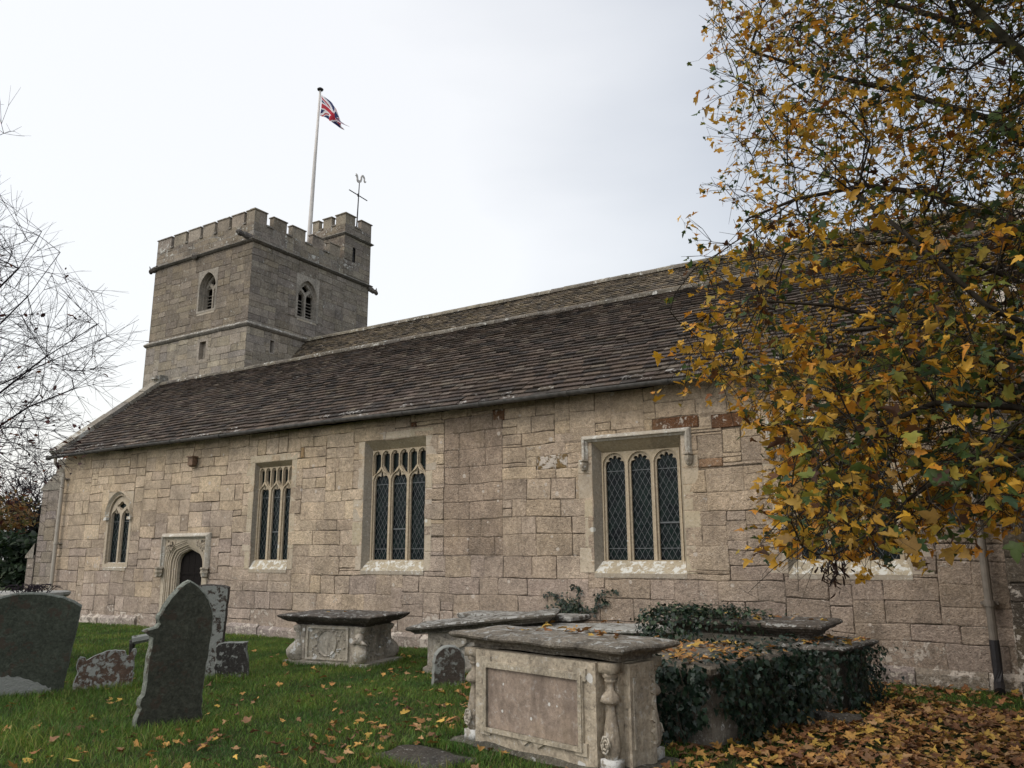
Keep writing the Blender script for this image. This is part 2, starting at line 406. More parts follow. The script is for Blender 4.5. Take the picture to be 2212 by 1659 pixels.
def wall_col(u, v):
    t = (v-1.2)/3.2 + rng.uniform(-.3, .3) + .5*noise.noise(Vector((u*.35, v*.5, 1.7)))
    right = u > -9
    if t > .62: c = rcol(CREAM)
    elif t > .1: c = rcol(TAN if right or rng.random() < .5 else CREAM, .1)
    else: c = rcol(GREY)
    tt = min(1, max(0, t*.8+.1)); base = mixv((.405, .312, .240), (.545, .425, .285), tt)
    if right: base = mixv(base, (.415, .308, .225), .35)
    c = mixv(base, c, .42); c = sc(c, rng.uniform(.90, 1.10)*(1+.14*noise.noise(Vector((u*.6, v*.9, 4)))))
    if right and v < 3.4 and u > -4.3: c = sc(c, .9)
    l = max(0, rng.uniform(-.3, .2)); 
    if v < 1.5: l = rng.uniform(0, .25)
    if v < .45: l = rng.uniform(.15, .5)
    return (*c, l)
TWP = [(.250, .208, .158), (.225, .190, .150), (.275, .235, .182), (.205, .172, .135)]
TWL = [(.315, .262, .195), (.285, .24, .18), (.265, .228, .18), (.34, .29, .22)]
def tower_col(u, v):
    c = sc(rcol(TWL if v < 9.5 else TWP, .10), .90); c = (c[0]*.98, c[1], c[2]*1.03)
    if u < 0 and v > 9.5: c = (c[0]*.90, c[1]*.86, c[2]*.80)      # the south face of the upper stage is browner stone
    return (*c, max(0, rng.uniform(-.25, .3) + (.15 if v > 12.8 else 0)))
def surround_stones(mb, u0, u1, v0, v1, wd, pal, proud=.004, top=True, bot=False, lich=0):
    """alternating jamb stones round an opening, tight joints"""
    for side in (0, 1):
        v = v0
        while v < v1-.02:
            h = min(rng.uniform(.28, .5), v1-v)
            if v1-v-h < .12: h = v1-v
            wj = wd*rng.choice((1, 1.0, 1.6))
            a, b = (u0-wj, u0) if side == 0 else (u1, u1+wj)
            c = (*rcol(pal, .07), lich)
            stone_block(mb, a, b, v, v+h, c, .004, sc(c, .8), proud=proud, g=.0025, jit=.0015, rnd=.006)
            v += h
    if top:
        u = u0-wd
        while u < u1+wd-.02:
            l = min(rng.uniform(.5, .8), u1+wd-u)
            if u1+wd-u-l < .2: l = u1+wd-u
            c = (*rcol(pal, .07), lich)
            stone_block(mb, u, u+l, v1, v1+.16, c, .004, sc(c, .8), proud=proud+.001, g=.0025, jit=.0015, rnd=.006); u += l

def arch_pts(kind, cu, hw, sp, ap, n=12):
    """outline of the arch head from right spring over the apex to left spring"""
    h = ap-sp; pts = []
    for i in range(n+1):
        t = i/n
        if kind == 'pointed':
            c = (h*h-hw*hw)/(2*hw); r = hw+c; am = math.asin(min(1, h/r)); a = am*t
            if c < 0: a = t*(math.pi-am) if h < r else t*math.pi/2
            x = -c + r*math.cos(a); z = r*math.sin(a)
        elif kind == 'ogee':
            if t < .62: a = t/.62*R(66); x = hw*math.cos(a); z = h*.66*math.sin(a)/math.sin(R(66))
            else:
                q = (t-.62)/.38; xa, za = hw*math.cos(R(66)), h*.66
                x = xa*(1-q)**2+2*q*(1-q)*xa*.18; z = za*(1-q)**2+2*q*(1-q)*(h*.76)+h*q*q
        elif kind == 'tudor':
            r_ = hw*.75
            if t < .5: a = t/.5*R(52); x = hw-r_*(1-math.cos(a)); z = r_*math.sin(a)
            else:
                q = (t-.5)/.5; xa, za = hw-r_*(1-math.cos(R(52))), r_*math.sin(R(52)); x = xa*(1-q); z = za+(h-za)*q*(1.08-.08*q)
        elif kind == 'round': x = hw*math.cos(t*math.pi/2); z = h*math.sin(t*math.pi/2)
        pts.append((x, z))
    right = [(cu+x, sp+z) for x, z in pts]; left = [(cu-x, sp+z) for x, z in reversed(pts[:-1])]
    return right + left
def light(cu, hw, bot, sp, ap, kind='pointed', ins=0, foils=0, amp=.03, n=12):
    pts = arch_pts(kind, cu, hw-ins, sp, ap-ins*1.3, n)
    if foils:
        m = len(pts)-1; cc = (cu, sp+(ap-sp)*.25); q = []
        for i, (x, z) in enumerate(pts):
            t = i/m*foils; k = round(t); dd = abs(t-k)
            a = 0 if k in (0, foils) else max(0, 1-dd*3.2)**1.3*amp
            if foils % 2 == 0 and k == foils//2: a = 0
            L = math.hypot(x-cc[0], z-cc[1]) or 1
            q.append((x+(cc[0]-x)/L*a, z+(cc[1]-z)/L*a))
        pts = q
    return [(cu-hw+ins, bot+ins*.3), (cu+hw-ins, bot+ins*.3)] + pts

# ================================================================== CHURCH
church = thing('church', 'long limestone church with square battlemented west tower and stone slate roofs', 'church', (-11, 15, 0))
WY = 12.2
XE_ = .9    # east end of aisle
OPEN = dict(lancet=(-20.2, -19.1, 1.42, 3.34), door=(-17.66, -15.96, -.3, 2.1), w2=(-14.54, -13.34, 1.4, 3.77),
            w3=(-11.2, -9.6, 1.4, 4.01), w4=(-5.98, -4.38, 1.4, 3.6), w5=(-2.83, -1.2, 1.42, 3.62))
mb = MB(south(WY))
IRON = (.15, .070, .032, .30)
SM = (.315, .24, .175, .05)
sp_blocks = [(-4.86, -4.06, 3.70, 3.90, IRON), (-3.86, -3.12, 3.66, 3.88, IRON), (-8.02, -7.76, 4.15, 4.36, IRON), (-7.08, -6.46, 3.19, 3.43, (.21, .14, .06, .5)), (-4.1, -3.7, 3.06, 3.2, (.27, .17, .10, .2)),
             (-10.0, -9.86, 4.22, 4.31, IRON), (-13.1, -12.98, 3.78, 4.02, (.30, .2, .1, .1))]
z = 1.69; k = 0
while z < 4.28:
    h = min(.33, 4.3-z); u = -9.15; first = True
    while u < -7.83:
        l = (rng.uniform(.45, .75) if not first else rng.choice((.35, .6))); l = min(l, -7.81-u)
        if -7.81-u-l < .15: l = -7.81-u
        sp_blocks.append((u, u+l, z, z+h, (*sc(SM[:3], rng.uniform(.92, 1.1)), .12), -.004)); u += l; first = False
    z += h
masonry(mb, -22.5, XE_, -.35, 4.46, list(OPEN.values()), wall_col, special=sp_blocks, wr=(3, 8), hr=(3, 5), flush=.5, mortk=.90, drec=(.012, .030), align=.8)
# the quoin column return on the west end
mb.build('aisle_wall', M['wall'], church, warp=.03)
# west gable wall of the aisle with its coping, east end wall
mb = MB(); tanc = (.30, .26, .2, .1)
RY, RZ, EY, EZ = 14.85, 6.98, 11.93, 4.47       # aisle ridge / eave
BY, BZ = 17.45, 4.7
for X in (-22.5, XE_):
    mb.add([(X, 12.21, -.35), (X, 17.45, -.35), (X, 17.45, 4.6), (X, RY, RZ-.05), (X, 12.21, 4.5)], [(0, 1, 2, 3, 4)], tanc)
mb.add([(-22.5, 24.6, -.35), (XE_, 24.6, -.35), (XE_, 24.6, 6), (-22.5, 24.6, 6)], [(0, 1, 2, 3)], tanc)
for X in (XE_-.02,):
    mb.add([(X, 17.45, -.35), (X, 24.6, -.35), (X, 24.6, 6), (X, 20.3, 9.55), (X, 17.45, 6.5)], [(0, 1, 2, 3, 4)], tanc)
mb.build('gable_wall', M['wall'], church)
# plinth
mb = MB(south(WY))
u = -22.5; pl_done = False
while u < XE_:
    l = rng.uniform(.5, 1.1); b = min(u+l, XE_)
    if u > -16.2 and not pl_done: mb.build('plinth', M['wall'], church); mb = MB(south(WY)); pl_done = True
    if not (u < -16.0 and b > -17.62):
        c = (*rcol(GREY, .1), rng.uniform(.3, .6)); t = .22+rng.uniform(-.03, .03)
        d = .08+rng.uniform(-.012, .012)
        mb.add([(u+.005, -d, -.35), (b-.005, -d, -.35), (b-.005, -d, t-.05), (u+.005, -d, t-.05), (b-.005, .01, t+.03), (u+.005, .01, t+.03)],
               [(0, 1, 2, 3), (3, 2, 4, 5), (0, 3, 5), (1, 4, 2)], c)
    u = b
mb.build('plinth', M['wall'], church)

# ---- windows
PALE = [(.47, .395, .285), (.44, .37, .27), (.455, .385, .29)]
GOLD = (.455, .375, .26)
def lattice(mb, u0, u1, v0, v1, d, su=.105, sv=.185, wdt=.0030):
    """diamond came, clipped to the rectangle"""
    k = sv/su
    for sgn in (1, -1):
        n0 = int((v0 - (v1 if 1 else 0) - (u1-u0)*k)/sv)-2
        c = v0-(u1-u0)*k-sv
        while c < v1+(u1-u0)*k+sv:
            # line v = c + sgn*k*(u-u0)
            pts = []
            ua, ub = u0, u1
            va, vb = c + (0 if sgn > 0 else 0), c + sgn*k*(u1-u0)
            # clip
            t0, t1 = 0., 1.; dvv = vb-va
            if dvv != 0:
                a, b = (v0-va)/dvv, (v1-va)/dvv
                if a > b: a, b = b, a
                t0, t1 = max(t0, a), min(t1, b)
            if t1-t0 > .01:
                p = (ua+(ub-ua)*t0, va+dvv*t0); q = (ua+(ub-ua)*t1, va+dvv*t1)
                L = math.hypot(q[0]-p[0], q[1]-p[1]); nx, nz = -(q[1]-p[1])/L*wdt, (q[0]-p[0])/L*wdt
                mb.add([(p[0]+nx, d, p[1]+nz), (p[0]-nx, d, p[1]-nz), (q[0]-nx, d, q[1]-nz), (q[0]+nx, d, q[1]+nz)], [(0, 1, 2, 3)], (.3, .3, .3))
            c += sv
    v = v1-.32
    while v > v0+.2:
        mb.box(u0, u1, d-.006, d+.002, v-.006, v+.006, (.3, .3, .3)); v -= 1.3
def sill(name, u0, u1, v0, v1, dd, fr, parent, lich=.42):
    mb = MB(fr); n = max(2, int((u1-u0)/.5)); rings = []
    m = 24
    for j in range(5):
        t = j/4; row = []
        for i in range(m+1):
            u = u0+(u1-u0)*i/m
            row.append((u, -.012+(dd+.012)*t, v0+(v1-v0)*t + (.006*noise.noise(Vector((u*9, t*4, 0))) if 0 < j < 4 else 0)))
        rings.append(row)
    front = [(p[0], p[1]+.002, p[2]-.07) for p in rings[0]]
    mb.loft([front]+rings, GOLD, cap=False, closed=False, cols=[(.36, .31, .24, .25)]+[(.38, .325, .23, lich)]*4)
    return mb.build(name, M['dress'], parent)
def window(u0, u1, v0, v1, depth, fr, lights, mull, head='panel', z=None, hood=False, splay=0., stops=(0, 0), sillz=.18, leadd=.03):
    """square-headed church window; lights count; z = dict(spring, apex, top)"""
    gd = depth
    mb = MB(fr)
    surround_stones(mb, u0, u1, v0, v1, .17, PALE, top=not hood)
    g0, g1 = u0+splay, u1-splay; gb, gt = v0+sillz, z['top']
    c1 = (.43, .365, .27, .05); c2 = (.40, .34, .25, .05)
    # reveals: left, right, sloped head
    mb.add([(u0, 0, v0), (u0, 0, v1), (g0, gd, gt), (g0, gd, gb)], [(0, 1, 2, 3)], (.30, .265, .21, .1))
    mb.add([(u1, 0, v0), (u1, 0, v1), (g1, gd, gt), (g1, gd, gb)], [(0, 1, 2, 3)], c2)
    n = 3
    for i in range(n):
        a, b = i/n, (i+1)/n
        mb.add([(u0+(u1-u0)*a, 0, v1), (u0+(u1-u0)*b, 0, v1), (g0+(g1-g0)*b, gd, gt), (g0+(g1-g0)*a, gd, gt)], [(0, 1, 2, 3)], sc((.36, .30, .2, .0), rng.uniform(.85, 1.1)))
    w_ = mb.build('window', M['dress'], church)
    # tracery
    per = (g1-g0)/lights; mb = MB(fr); A = []; B = []
    for i in range(lights):
        cu = g0+per*(i+.5); hw = per/2-mull/2
        kind, foils = ('ogee', 3) if head == 'panel' else ('round', 5)
        A.append((cu, hw, kind, foils))
    eps = .004
    outer = [(g0-eps, gb-.05), (g1+eps, gb-.05), (g1+eps, gt+eps), (g0-eps, gt+eps)]
    h1 = []; h2 = []
    for cu, hw, kind, foils in A:
        ap = z['apex'] if head == 'panel' else gt-.025
        n_ = 20 if head != 'panel' else 14
        h1.append(light(cu, hw+mull*(.27 if head == 'panel' else .34), gb-.001+.02, z['spring'], ap+.012, kind, 0, 0, n=n_))
        h2.append(light(cu, hw, gb+.03, z['spring']-.02, ap-.03, kind, 0, foils, amp=(.065 if head == 'panel' else .05), n=n_))
        if head == 'panel':
            # two small upper lights over each main light, their feet following the ogee
            for sgn in (-1, 1):
                c_ = cu+sgn*per*.25; hq = per*.25-mull*.12
                top = gt-.012
                b0 = z['spring']+.13
                xs = [c_-hq, c_+hq]
                foot_out, foot_in = z['spring']+.10, z['apex']+.035
                l_, r_ = (foot_out, foot_in) if sgn < 0 else (foot_in, foot_out)
                arc = arch_pts('pointed', c_, hq, top-hq*1.15, top, 8)
                h1.append([(xs[0], l_+.01), (c_, (l_+r_)/2-.02), (xs[1], r_+.01)] + arc)
                m_ = len(arc)-1; q = []
                for i, (x, zz) in enumerate(arc):
                    t = i/m_*3; k = round(t); a = 0 if k in (0, 3) else max(0, 1-abs(t-k)*3)*.035
                    L = math.hypot(x-c_, zz-(top-hq)) or 1; q.append((x+(c_-x)/L*a, zz+((top-hq*1.1)-zz)/L*a))
                q = [(c_+(x-c_)*.84, zz-.016) for x, zz in q]
                h2.append([(c_-hq*.84, l_+.03), (c_, (l_+r_)/2+.0), (c_+hq*.84, r_+.03)] + q)
        else:
            pass
    mb.plate([outer]+h1, gd-.045, gd-.010, (*GOLD, .05))
    mb.plate([outer]+h2, gd-.010, gd+.03, (.42, .35, .25, .0))
    mb.build('tracery', M['dress'], w_)
    mb = MB(fr); mb.add([(g0, gd+.042, gb-.03), (g1, gd+.042, gb-.03), (g1, gd+.042, gt), (g0, gd+.042, gt)], [(0, 1, 2, 3)], (0, 0, 0))
    mb.build('glass', M['glass'], w_)
    mb = MB(fr); ptop = z['apex'] if head == 'panel' else gt
    for i in range(lights):
        cu = g0+per*(i+.5); lattice(mb, cu-per/2+mull*.3, cu+per/2-mull*.3, gb, ptop, gd+.036)
        if i == (1 if head == 'panel' else lights-1):
            mb.box(cu-per/2+mull*.4, cu+per/2-mull*.4, gd+.02, gd+.035, gb+.62, gb+.645, (.3, .3, .3))
    mb.build('lead_lattice', M['lead'], w_, normals=False)
    sill('sill', u0, u1, v0, gb+.012, gd-.05, fr, w_)
    if hood:
        mb = MB(fr); a, b, t = u0-.10, u1+.10, v1+.03
        # label mould: sloped weathering over a hollow, with short drops
        prof = [(.0, t+.085), (-.05, t+.07), (-.085, t+.03), (-.085, t+.012), (-.045, t+.002), (-.02, t-.03), (0, t-.03)]
        rings = []
        for (uu, dz) in ((a, -.36+stops[0]), (a, 0), (b, 0), (b, -.36+stops[1])):
            ring = []
            for d, v in prof:
                o_ = v-t
                if dz != 0: ring.append((uu + (-o_ if uu == a else o_), d, t+dz))
                else: ring.append((uu + (-o_ if uu == a else o_), d, v))
            rings.append(ring)
        mb.loft(rings, (.44, .40, .33, .35), cap=False, closed=False)
        for uu, dz in ((a, -.36+stops[0]), (b, -.36+stops[1])):
            s_ = -1 if uu == a else 1; cx_ = uu+s_*.035; cz = t+dz-.05
            # carved head stop
            mb.lathe([(.02, cz-.12), (.045, cz-.10), (.055, cz-.05), (.062, cz), (.05, cz+.04), (.075, cz+.05), (.07, cz+.075)], cx_, -.05, 10, (.30, .26, .2, .35), flute=.12, nf=5)
            mb.box(cx_-.012, cx_+.012, -.125, -.09, cz-.06, cz-.02, (.28, .24, .19, .3))
        mb.build('hood_mould', M['dress'], w_)
    return w_
S12 = south(WY)
window(-14.54, -13.34, 1.4, 3.77, .16, S12, 3, .13, 'panel', dict(spring=3.08, apex=3.30, top=3.66), splay=.03)
window(-11.2, -9.6, 1.4, 4.01, .20, S12, 3, .11, 'panel', dict(spring=3.18, apex=3.44, top=3.82), splay=.09)
window(-5.98, -4.38, 1.4, 3.6, .22, S12, 3, .11, 'foil', dict(spring=3.20, apex=3.40, top=3.42), hood=True, splay=.10, stops=(0, 0))
window(-2.83, -1.2, 1.42, 3.62, .22, S12, 3, .11, 'foil', dict(spring=3.20, apex=3.40, top=3.44), hood=True, splay=.10)

def pointed_window(name, cu, hw, bot, sp, ap, fr, rect, depth, pal, mat, hoodw=.1, louvre=False, label=True, par=None):
    """two-light pointed window with a dagger in the head, set in a rectangular field of dressed stone"""
    par = par or church
    base = pal[0]
    mb = MB(fr); r0, r1, q0, q1 = rect
    o_ = light(cu, hw, bot, sp, ap, 'pointed', n=14)
    mb.plate([[(r0, q0), (r1, q0), (r1, q1), (r0, q1)], o_], -.003, depth*.6, (*base, .05))
    o2 = light(cu, hw-.045, bot, sp, ap-.05, 'pointed', n=14)
    mb.plate([[(r0+.01, q0+.01), (r1-.01, q0+.01), (r1-.01, q1-.01), (r0+.01, q1-.01)], o2], depth*.6, depth, (*sc(base, .92), .03))
    w_ = mb.build(name, mat, par)
    mb = MB(fr); m = hw*.13
    lw = (hw-.045-m)/2
    cs = (cu-m-lw+.004, cu+m+lw-.004)
    outer = light(cu, hw-.03, bot-.03, sp, ap-.03, 'pointed', n=14)
    spl = sp-.08; apl = sp+(ap-sp)*.36
    holes = [light(c, lw, bot+.03, spl, apl, 'ogee', 0, 3, amp=lw*.4, n=12) for c in cs]
    # head dagger/quatrefoil
    za, zb = sp+(ap-sp)*.26, ap-.16; q = []
    for i in range(32):
        t = 2*math.pi*i/32; rr = 1+.18*math.cos(4*t); q.append((cu+lw*.82*rr*math.sin(t), (za+zb)/2-(zb-za)/2*rr*.86*math.cos(t)))
    holes.append(q)
    TT = .09 if louvre else .03
    mb.plate([outer]+holes, depth-.01, depth+TT, (*sc(base, .98), .05))
    mb.plate([light(cu, hw-.03, bot-.03, sp, ap-.03, 'pointed', n=14)] + [light(c, lw+m*.35, bot+.02, spl, apl+.02, 'ogee', n=12) for c in cs] + [[(cu+(a-cu)*1.12, (za+zb)/2+(b-(za+zb)/2)*1.08) for a, b in q]], depth-.045, depth-.01, (*sc(base, 1.05), .08))
    mb.build('tracery', mat, w_)
    mb = MB(fr); mb.add([(cu-hw, depth+(.3 if louvre else .045), bot-.05), (cu+hw, depth+(.3 if louvre else .045), bot-.05), (cu+hw, depth+(.3 if louvre else .045), ap), (cu-hw, depth+(.3 if louvre else .045), ap)], [(0, 1, 2, 3)], (0, 0, 0))
    mb.build('glass' if not louvre else 'dark_void', M['glass'] if not louvre else M['wood'], w_)
    mb = MB(fr)
    if louvre:
        v = bot+.02
        while v < spl-.02:
            mb.add([(cu-hw+.04, depth+.03, v), (cu+hw-.04, depth+.03, v), (cu+hw-.04, depth+.15, v+.09), (cu-hw+.04, depth+.15, v+.09), (cu-hw+.04, depth+.03, v+.02), (cu+hw-.04, depth+.03, v+.02)], [(0, 1, 2, 3), (0, 1, 5, 4)], (.2, .18, .15))
            v += .125
        mb.build('louvres', M['tower'], w_)
    else:
        lattice(mb, cu-hw+.05, cu+hw-.05, bot, ap-.35, depth+.038, .125, .21)
        mb.build('lead_lattice', M['lead'], w_, normals=False)
    # sloping sill
    sill('sill', cu-hw-.03, cu+hw+.03, bot-.10, bot+.03, depth-.02, fr, w_, lich=.5 if not louvre else .2)
    if label:
        mb = MB(fr); o0 = arch_pts('pointed', cu, hw+.02, sp, ap+.03, 14); o1 = arch_pts('pointed', cu, hw+hoodw, sp, ap+hoodw*1.25, 14)
        o0 = [(cu+hw+.02, sp-.06)]+o0+[(cu-hw-.02, sp-.06)]; o1 = [(cu+hw+hoodw, sp-.06)]+o1+[(cu-hw-hoodw, sp-.06)]
        om = [mixv(a, b, .45) for a, b in zip(o0, o1)]
        rings = [[(a, .0, b) for a, b in o0], [(a, -.045, b) for a, b in om], [(a, -.075, b) for a, b in [mixv(p, q_, .75) for p, q_ in zip(o0, o1)]], [(a, 0, b) for a, b in o1]]
        mb.loft(rings, (*sc(base, 1.08), .35), cap=False, closed=False)
        for s_ in (-1, 1):
            x = cu+s_*(hw+hoodw*.6); mb.box(x-.07, x+.07, -.08, 0, sp-.13, sp-.055, (*sc(base, .9), .5))
        mb.build('hood_mould', mat, w_)
    return w_
pointed_window('window', -19.65, .46, 1.5, 2.74, 3.24, S12, (-20.2, -19.1, 1.42, 3.34), .09, [(.43, .36, .265)], M['dress'])

# ---- south doorway
mb = MB(S12); cu = -16.81; c_ = (.44, .375, .28, .05)
rect = [(-17.62, -.3), (-16.0, -.3), (-16.0, 2.1), (-17.62, 2.1)]
def doorarch(hw, ap, sp=None): return [(cu-hw, -.25), (cu+hw, -.25)] + arch_pts('tudor', cu, hw, ap-.10-hw*.62, ap, 14)
mb.plate([[(-17.66, -.3), (-15.96, -.3), (-15.96, 2.1), (-17.66, 2.1)], doorarch(.74, 2.06)], -.004, .05, c_)
# shift of the arch: successive moulded orders
for i, (hw, ap, d0, d1) in enumerate(((.70, 2.02, .012, .035), (.655, 1.99, .035, .06), (.60, 1.95, .05, .09), (.55, 1.91, .09, .12), (.50, 1.87, .12, .16), (.475, 1.85, .15, .24))):
    mb.plate([[(cu-.83, -.28+i*.002), (cu+.83, -.28+i*.002), (cu+.83, 2.085-i*.002), (cu-.83, 2.085-i*.002)], doorarch(hw, ap)], d0, d1, (*sc(c_, 1.05 if i % 2 else .9)[:3], .05))
dw = mb.build('doorway', M['dress'], church)
mb = MB(S12)
for i in range(9):
    a = cu-.52+i*.116; mb.box(a+.002, a+.114, .245+.004*(i % 2), .30, -.2, 1.9, (.02, .02, .02))
for zz in (.25, .75, 1.25): mb.box(cu-.5, cu+.5, .23, .244, zz, zz+.05, (.02, .02, .02))
dl = mb.build('door', M['wood'], dw)
mb = MB(S12); a, b, t = -17.62, -16.0, 2.13
prof = [(.0, .10), (-.04, .085), (-.09, .035), (-.09, .012), (-.05, .0), (-.02, -.035), (0, -.035)]
rings = []
for uu, dz in ((a, -.72), (a, 0), (b, 0), (b, -.72)):
    s_ = -1 if uu == a else 1
    rings.append([(uu+s_*o_, d, t+(dz if dz else o_)) for d, o_ in prof])
mb.loft(rings, (.42, .38, .31, .3), cap=False, closed=False)
for uu in (a, b):
    s_ = -1 if uu == a else 1
    mb.lathe([(.03, 1.19), (.07, 1.22), (.075, 1.27), (.095, 1.31), (.08, 1.36), (.10, 1.40), (.09, 1.43)], uu+s_*.04, -.07, 10, (.30, .26, .2, .3), flute=.15, nf=5)
# spandrel carving
for s_ in (-1, 1):
    for q in range(60):
        x = cu+s_*rng.uniform(.36, .76); zz = rng.uniform(1.75, 2.05)
        if (zz-1.55) > .9*(.86-abs(x-cu)): mb.lathe([(.012, 0), (.035, .006), (.03, .02), (.01, .03)], 0, 0, 7) if False else mb.box(x-.022, x+.022, -.02, .0, zz-.016, zz+.016, (.40, .34, .26, .2))
mb.build('hood_mould', M['dress'], dw)

# ---- roofs of stone slates
SLB = [(.078, .058, .045), (.064, .049, .039), (.094, .071, .055), (.048, .040, .034), (.083, .061, .046), (.108, .088, .068)]
SLY = [(.170, .135, .094), (.142, .115, .082), (.19, .152, .106), (.12, .10, .076), (.17, .138, .094), (.10, .085, .068)]
def slates(mb, x0, x1, y0, z0, y1, z1, e0, e1, pal, lich=.0, wr=(.16, .34), sag=.03, clip=None):
    L = math.hypot(y1-y0, z1-z0); dy, dz = (y1-y0)/L, (z1-z0)/L; ny, nz = -dz, dy
    s = -.03; row = 0
    while s < L-.02:
        t = s/L; ex = e0+(e1-e0)*t; x = x0-rng.uniform(0, .2)
        while x < x1:
            w_ = rng.uniform(*wr)*(1.1-.35*t); a, b = max(x, x0), min(x+w_-.004, x1)
            x += w_
            if b-a < .02: continue
            sg = sag*noise.noise(Vector((a*.35, s*.6, row*.01))) + .012*noise.noise(Vector((a*1.6, s*2, 5)))
            j = rng.uniform(-.009, .009); rt = rng.uniform(-.006, .006); th = rng.uniform(.018, .036)
            lo, hi = s+j, min(s+ex*1.35, L)
            if clip and not clip((a+b)/2, s): continue
            def pt(xx, ss, h): return (xx, y0+dy*ss+ny*h, z0+dz*ss+nz*h)
            hl, hh = sg+.030+th+rng.uniform(0, .006), sg+.004+th*.4
            pts = [pt(a, lo+rt, hl-th), pt(b, lo-rt, hl-th), pt(a, lo+rt, hl), pt(b, lo-rt, hl), pt(a, hi, hh), pt(b, hi, hh), pt(a, hi, hh-th), pt(b, hi, hh-th)]
            c = rcol(pal, .25); k = 1-.0*t
            mb.add(pts, [(0, 1, 3, 2), (2, 3, 5, 4), (0, 2, 4, 6), (1, 7, 5, 3)], (*c, max(0, rng.uniform(-.35, .30)+lich+(.22 if t < .05 else 0))))
        s += ex*rng.uniform(.93, 1.07); row += 1
    mb.add([(x0, y0+.02, z0), (x1, y0+.02, z0), (x1, y1, z1), (x0, y1, z1)], [(0, 1, 2, 3)], (.03, .03, .03))
mb = MB(); slates(mb, -22.38, XE_+.1, EY, EZ, RY, RZ, .155, .095, SLB)
mb.add([(-22.38, RY, RZ), (XE_+.1, RY, RZ), (XE_+.1, BY, BZ), (-22.38, BY, BZ)], [(0, 1, 2, 3)], (.09, .07, .06))
ar = mb.build('aisle_roof', M['slate'], church, normals=False)
def ridge(mb, x0, x1, y, z, r, pal, lich):
    x = x0
    while x < x1:
        l = min(rng.uniform(.4, .55), x1-x); c = (*rcol(pal, .15), rng.uniform(lich*.6, lich*1.3)); sg = .03*noise.noise(Vector((x*.35, 9, 0)))
        ring = []
        for xx in (x+.004, x+l-.004):
            ring.append([(xx, y+r*1.0*math.sin(t)*1.15, z+sg-.09+r*math.cos(t)*.95+rng.uniform(-.004, .004)) for t in [R(a) for a in (-100, -70, -38, 0, 38, 70, 100)]])
        mb.loft(ring, c, cap=True, closed=False); x += l
mb = MB(); ridge(mb, -22.4, XE_+.1, RY, RZ+.06, .12, [(.135, .118, .092), (.11, .095, .075)], .30); mb.build('ridge_tiles', M['tower'], ar)
NRY, NRZ = 20.25, 9.55
mb = MB(); slates(mb, -21.70, XE_, 17.3, 6.15, NRY, NRZ, .15, .085, SLY, lich=.12)
mb.add([(-21.7, NRY, NRZ), (XE_, NRY, NRZ), (XE_, 24.7, 5.9), (-21.7, 24.7, 5.9)], [(0, 1, 2, 3)], (.15, .12, .09))
nr = mb.build('nave_roof', M['slate'], church, normals=False)
mb = MB(); ridge(mb, -21.70, XE_, NRY, NRZ+.05, .14, [(.20, .175, .13), (.15, .13, .10)], .3); mb.build('ridge_tiles', M['tower'], nr)
# gable copings: aisle west, and east end ones with finial cross
def coping(mb, X0, X1, pts, th, col, step=.6):
    for (ya, za), (yb, zb) in zip(pts[:-1], pts[1:]):
        L = math.hypot(yb-ya, zb-za); n = max(1, int(L/step)); ny, nz = -(zb-za)/L, (yb-ya)/L
        if nz < 0: ny, nz = -ny, -nz
        for i in range(n):
            a, b = i/n+.003, (i+1)/n-.003
            p = [(ya+(yb-ya)*t, za+(zb-za)*t) for t in (a, b)]
            h = th+rng.uniform(-.008, .012); c = (*sc(rcol(col, .12), 1), rng.uniform(.2, .55))
            mb.add([(X0, p[0][0], p[0][1]), (X1, p[0][0], p[0][1]), (X1, p[1][0], p[1][1]), (X0, p[1][0], p[1][1]),
                    (X0, p[0][0]+ny*h, p[0][1]+nz*h), (X1, p[0][0]+ny*h*.8, p[0][1]+nz*h*.8), (X1, p[1][0]+ny*h*.8, p[1][1]+nz*h*.8), (X0, p[1][0]+ny*h, p[1][1]+nz*h)],
                   [(0, 1, 5, 4), (1, 2, 6, 5), (2, 3, 7, 6), (3, 0, 4, 7), (4, 5, 6, 7), (0, 3, 2, 1)], c)
CP = [(.24, .21, .17), (.20, .18, .145)]
mb = MB(); coping(mb, -22.62, -22.28, [(EY-.08, EZ-.02), (RY, RZ+.03)], .15, CP); coping(mb, -22.62, -22.28, [(BY, BZ), (RY, RZ+.03)], .15, CP)
mb.box(-22.62, -22.25, RY-.14, RY+.14, RZ+.05, RZ+.30, (.22, .2, .16, .4)); mb.box(-22.55, -22.3, RY-.26, RY+.2, RZ+.16, RZ+.26, (.24, .21, .17, .5))
mb.build('gable_coping', M['tower'], church)
mb = MB(); coping(mb, XE_-.05, XE_+.3, [(17.3, 6.3), (NRY, NRZ+.1)], .2, CP); coping(mb, XE_-.05, XE_+.3, [(24.7, 6.0), (NRY, NRZ+.1)], .2, CP)
mb.build('gable_coping', M['tower'], church)
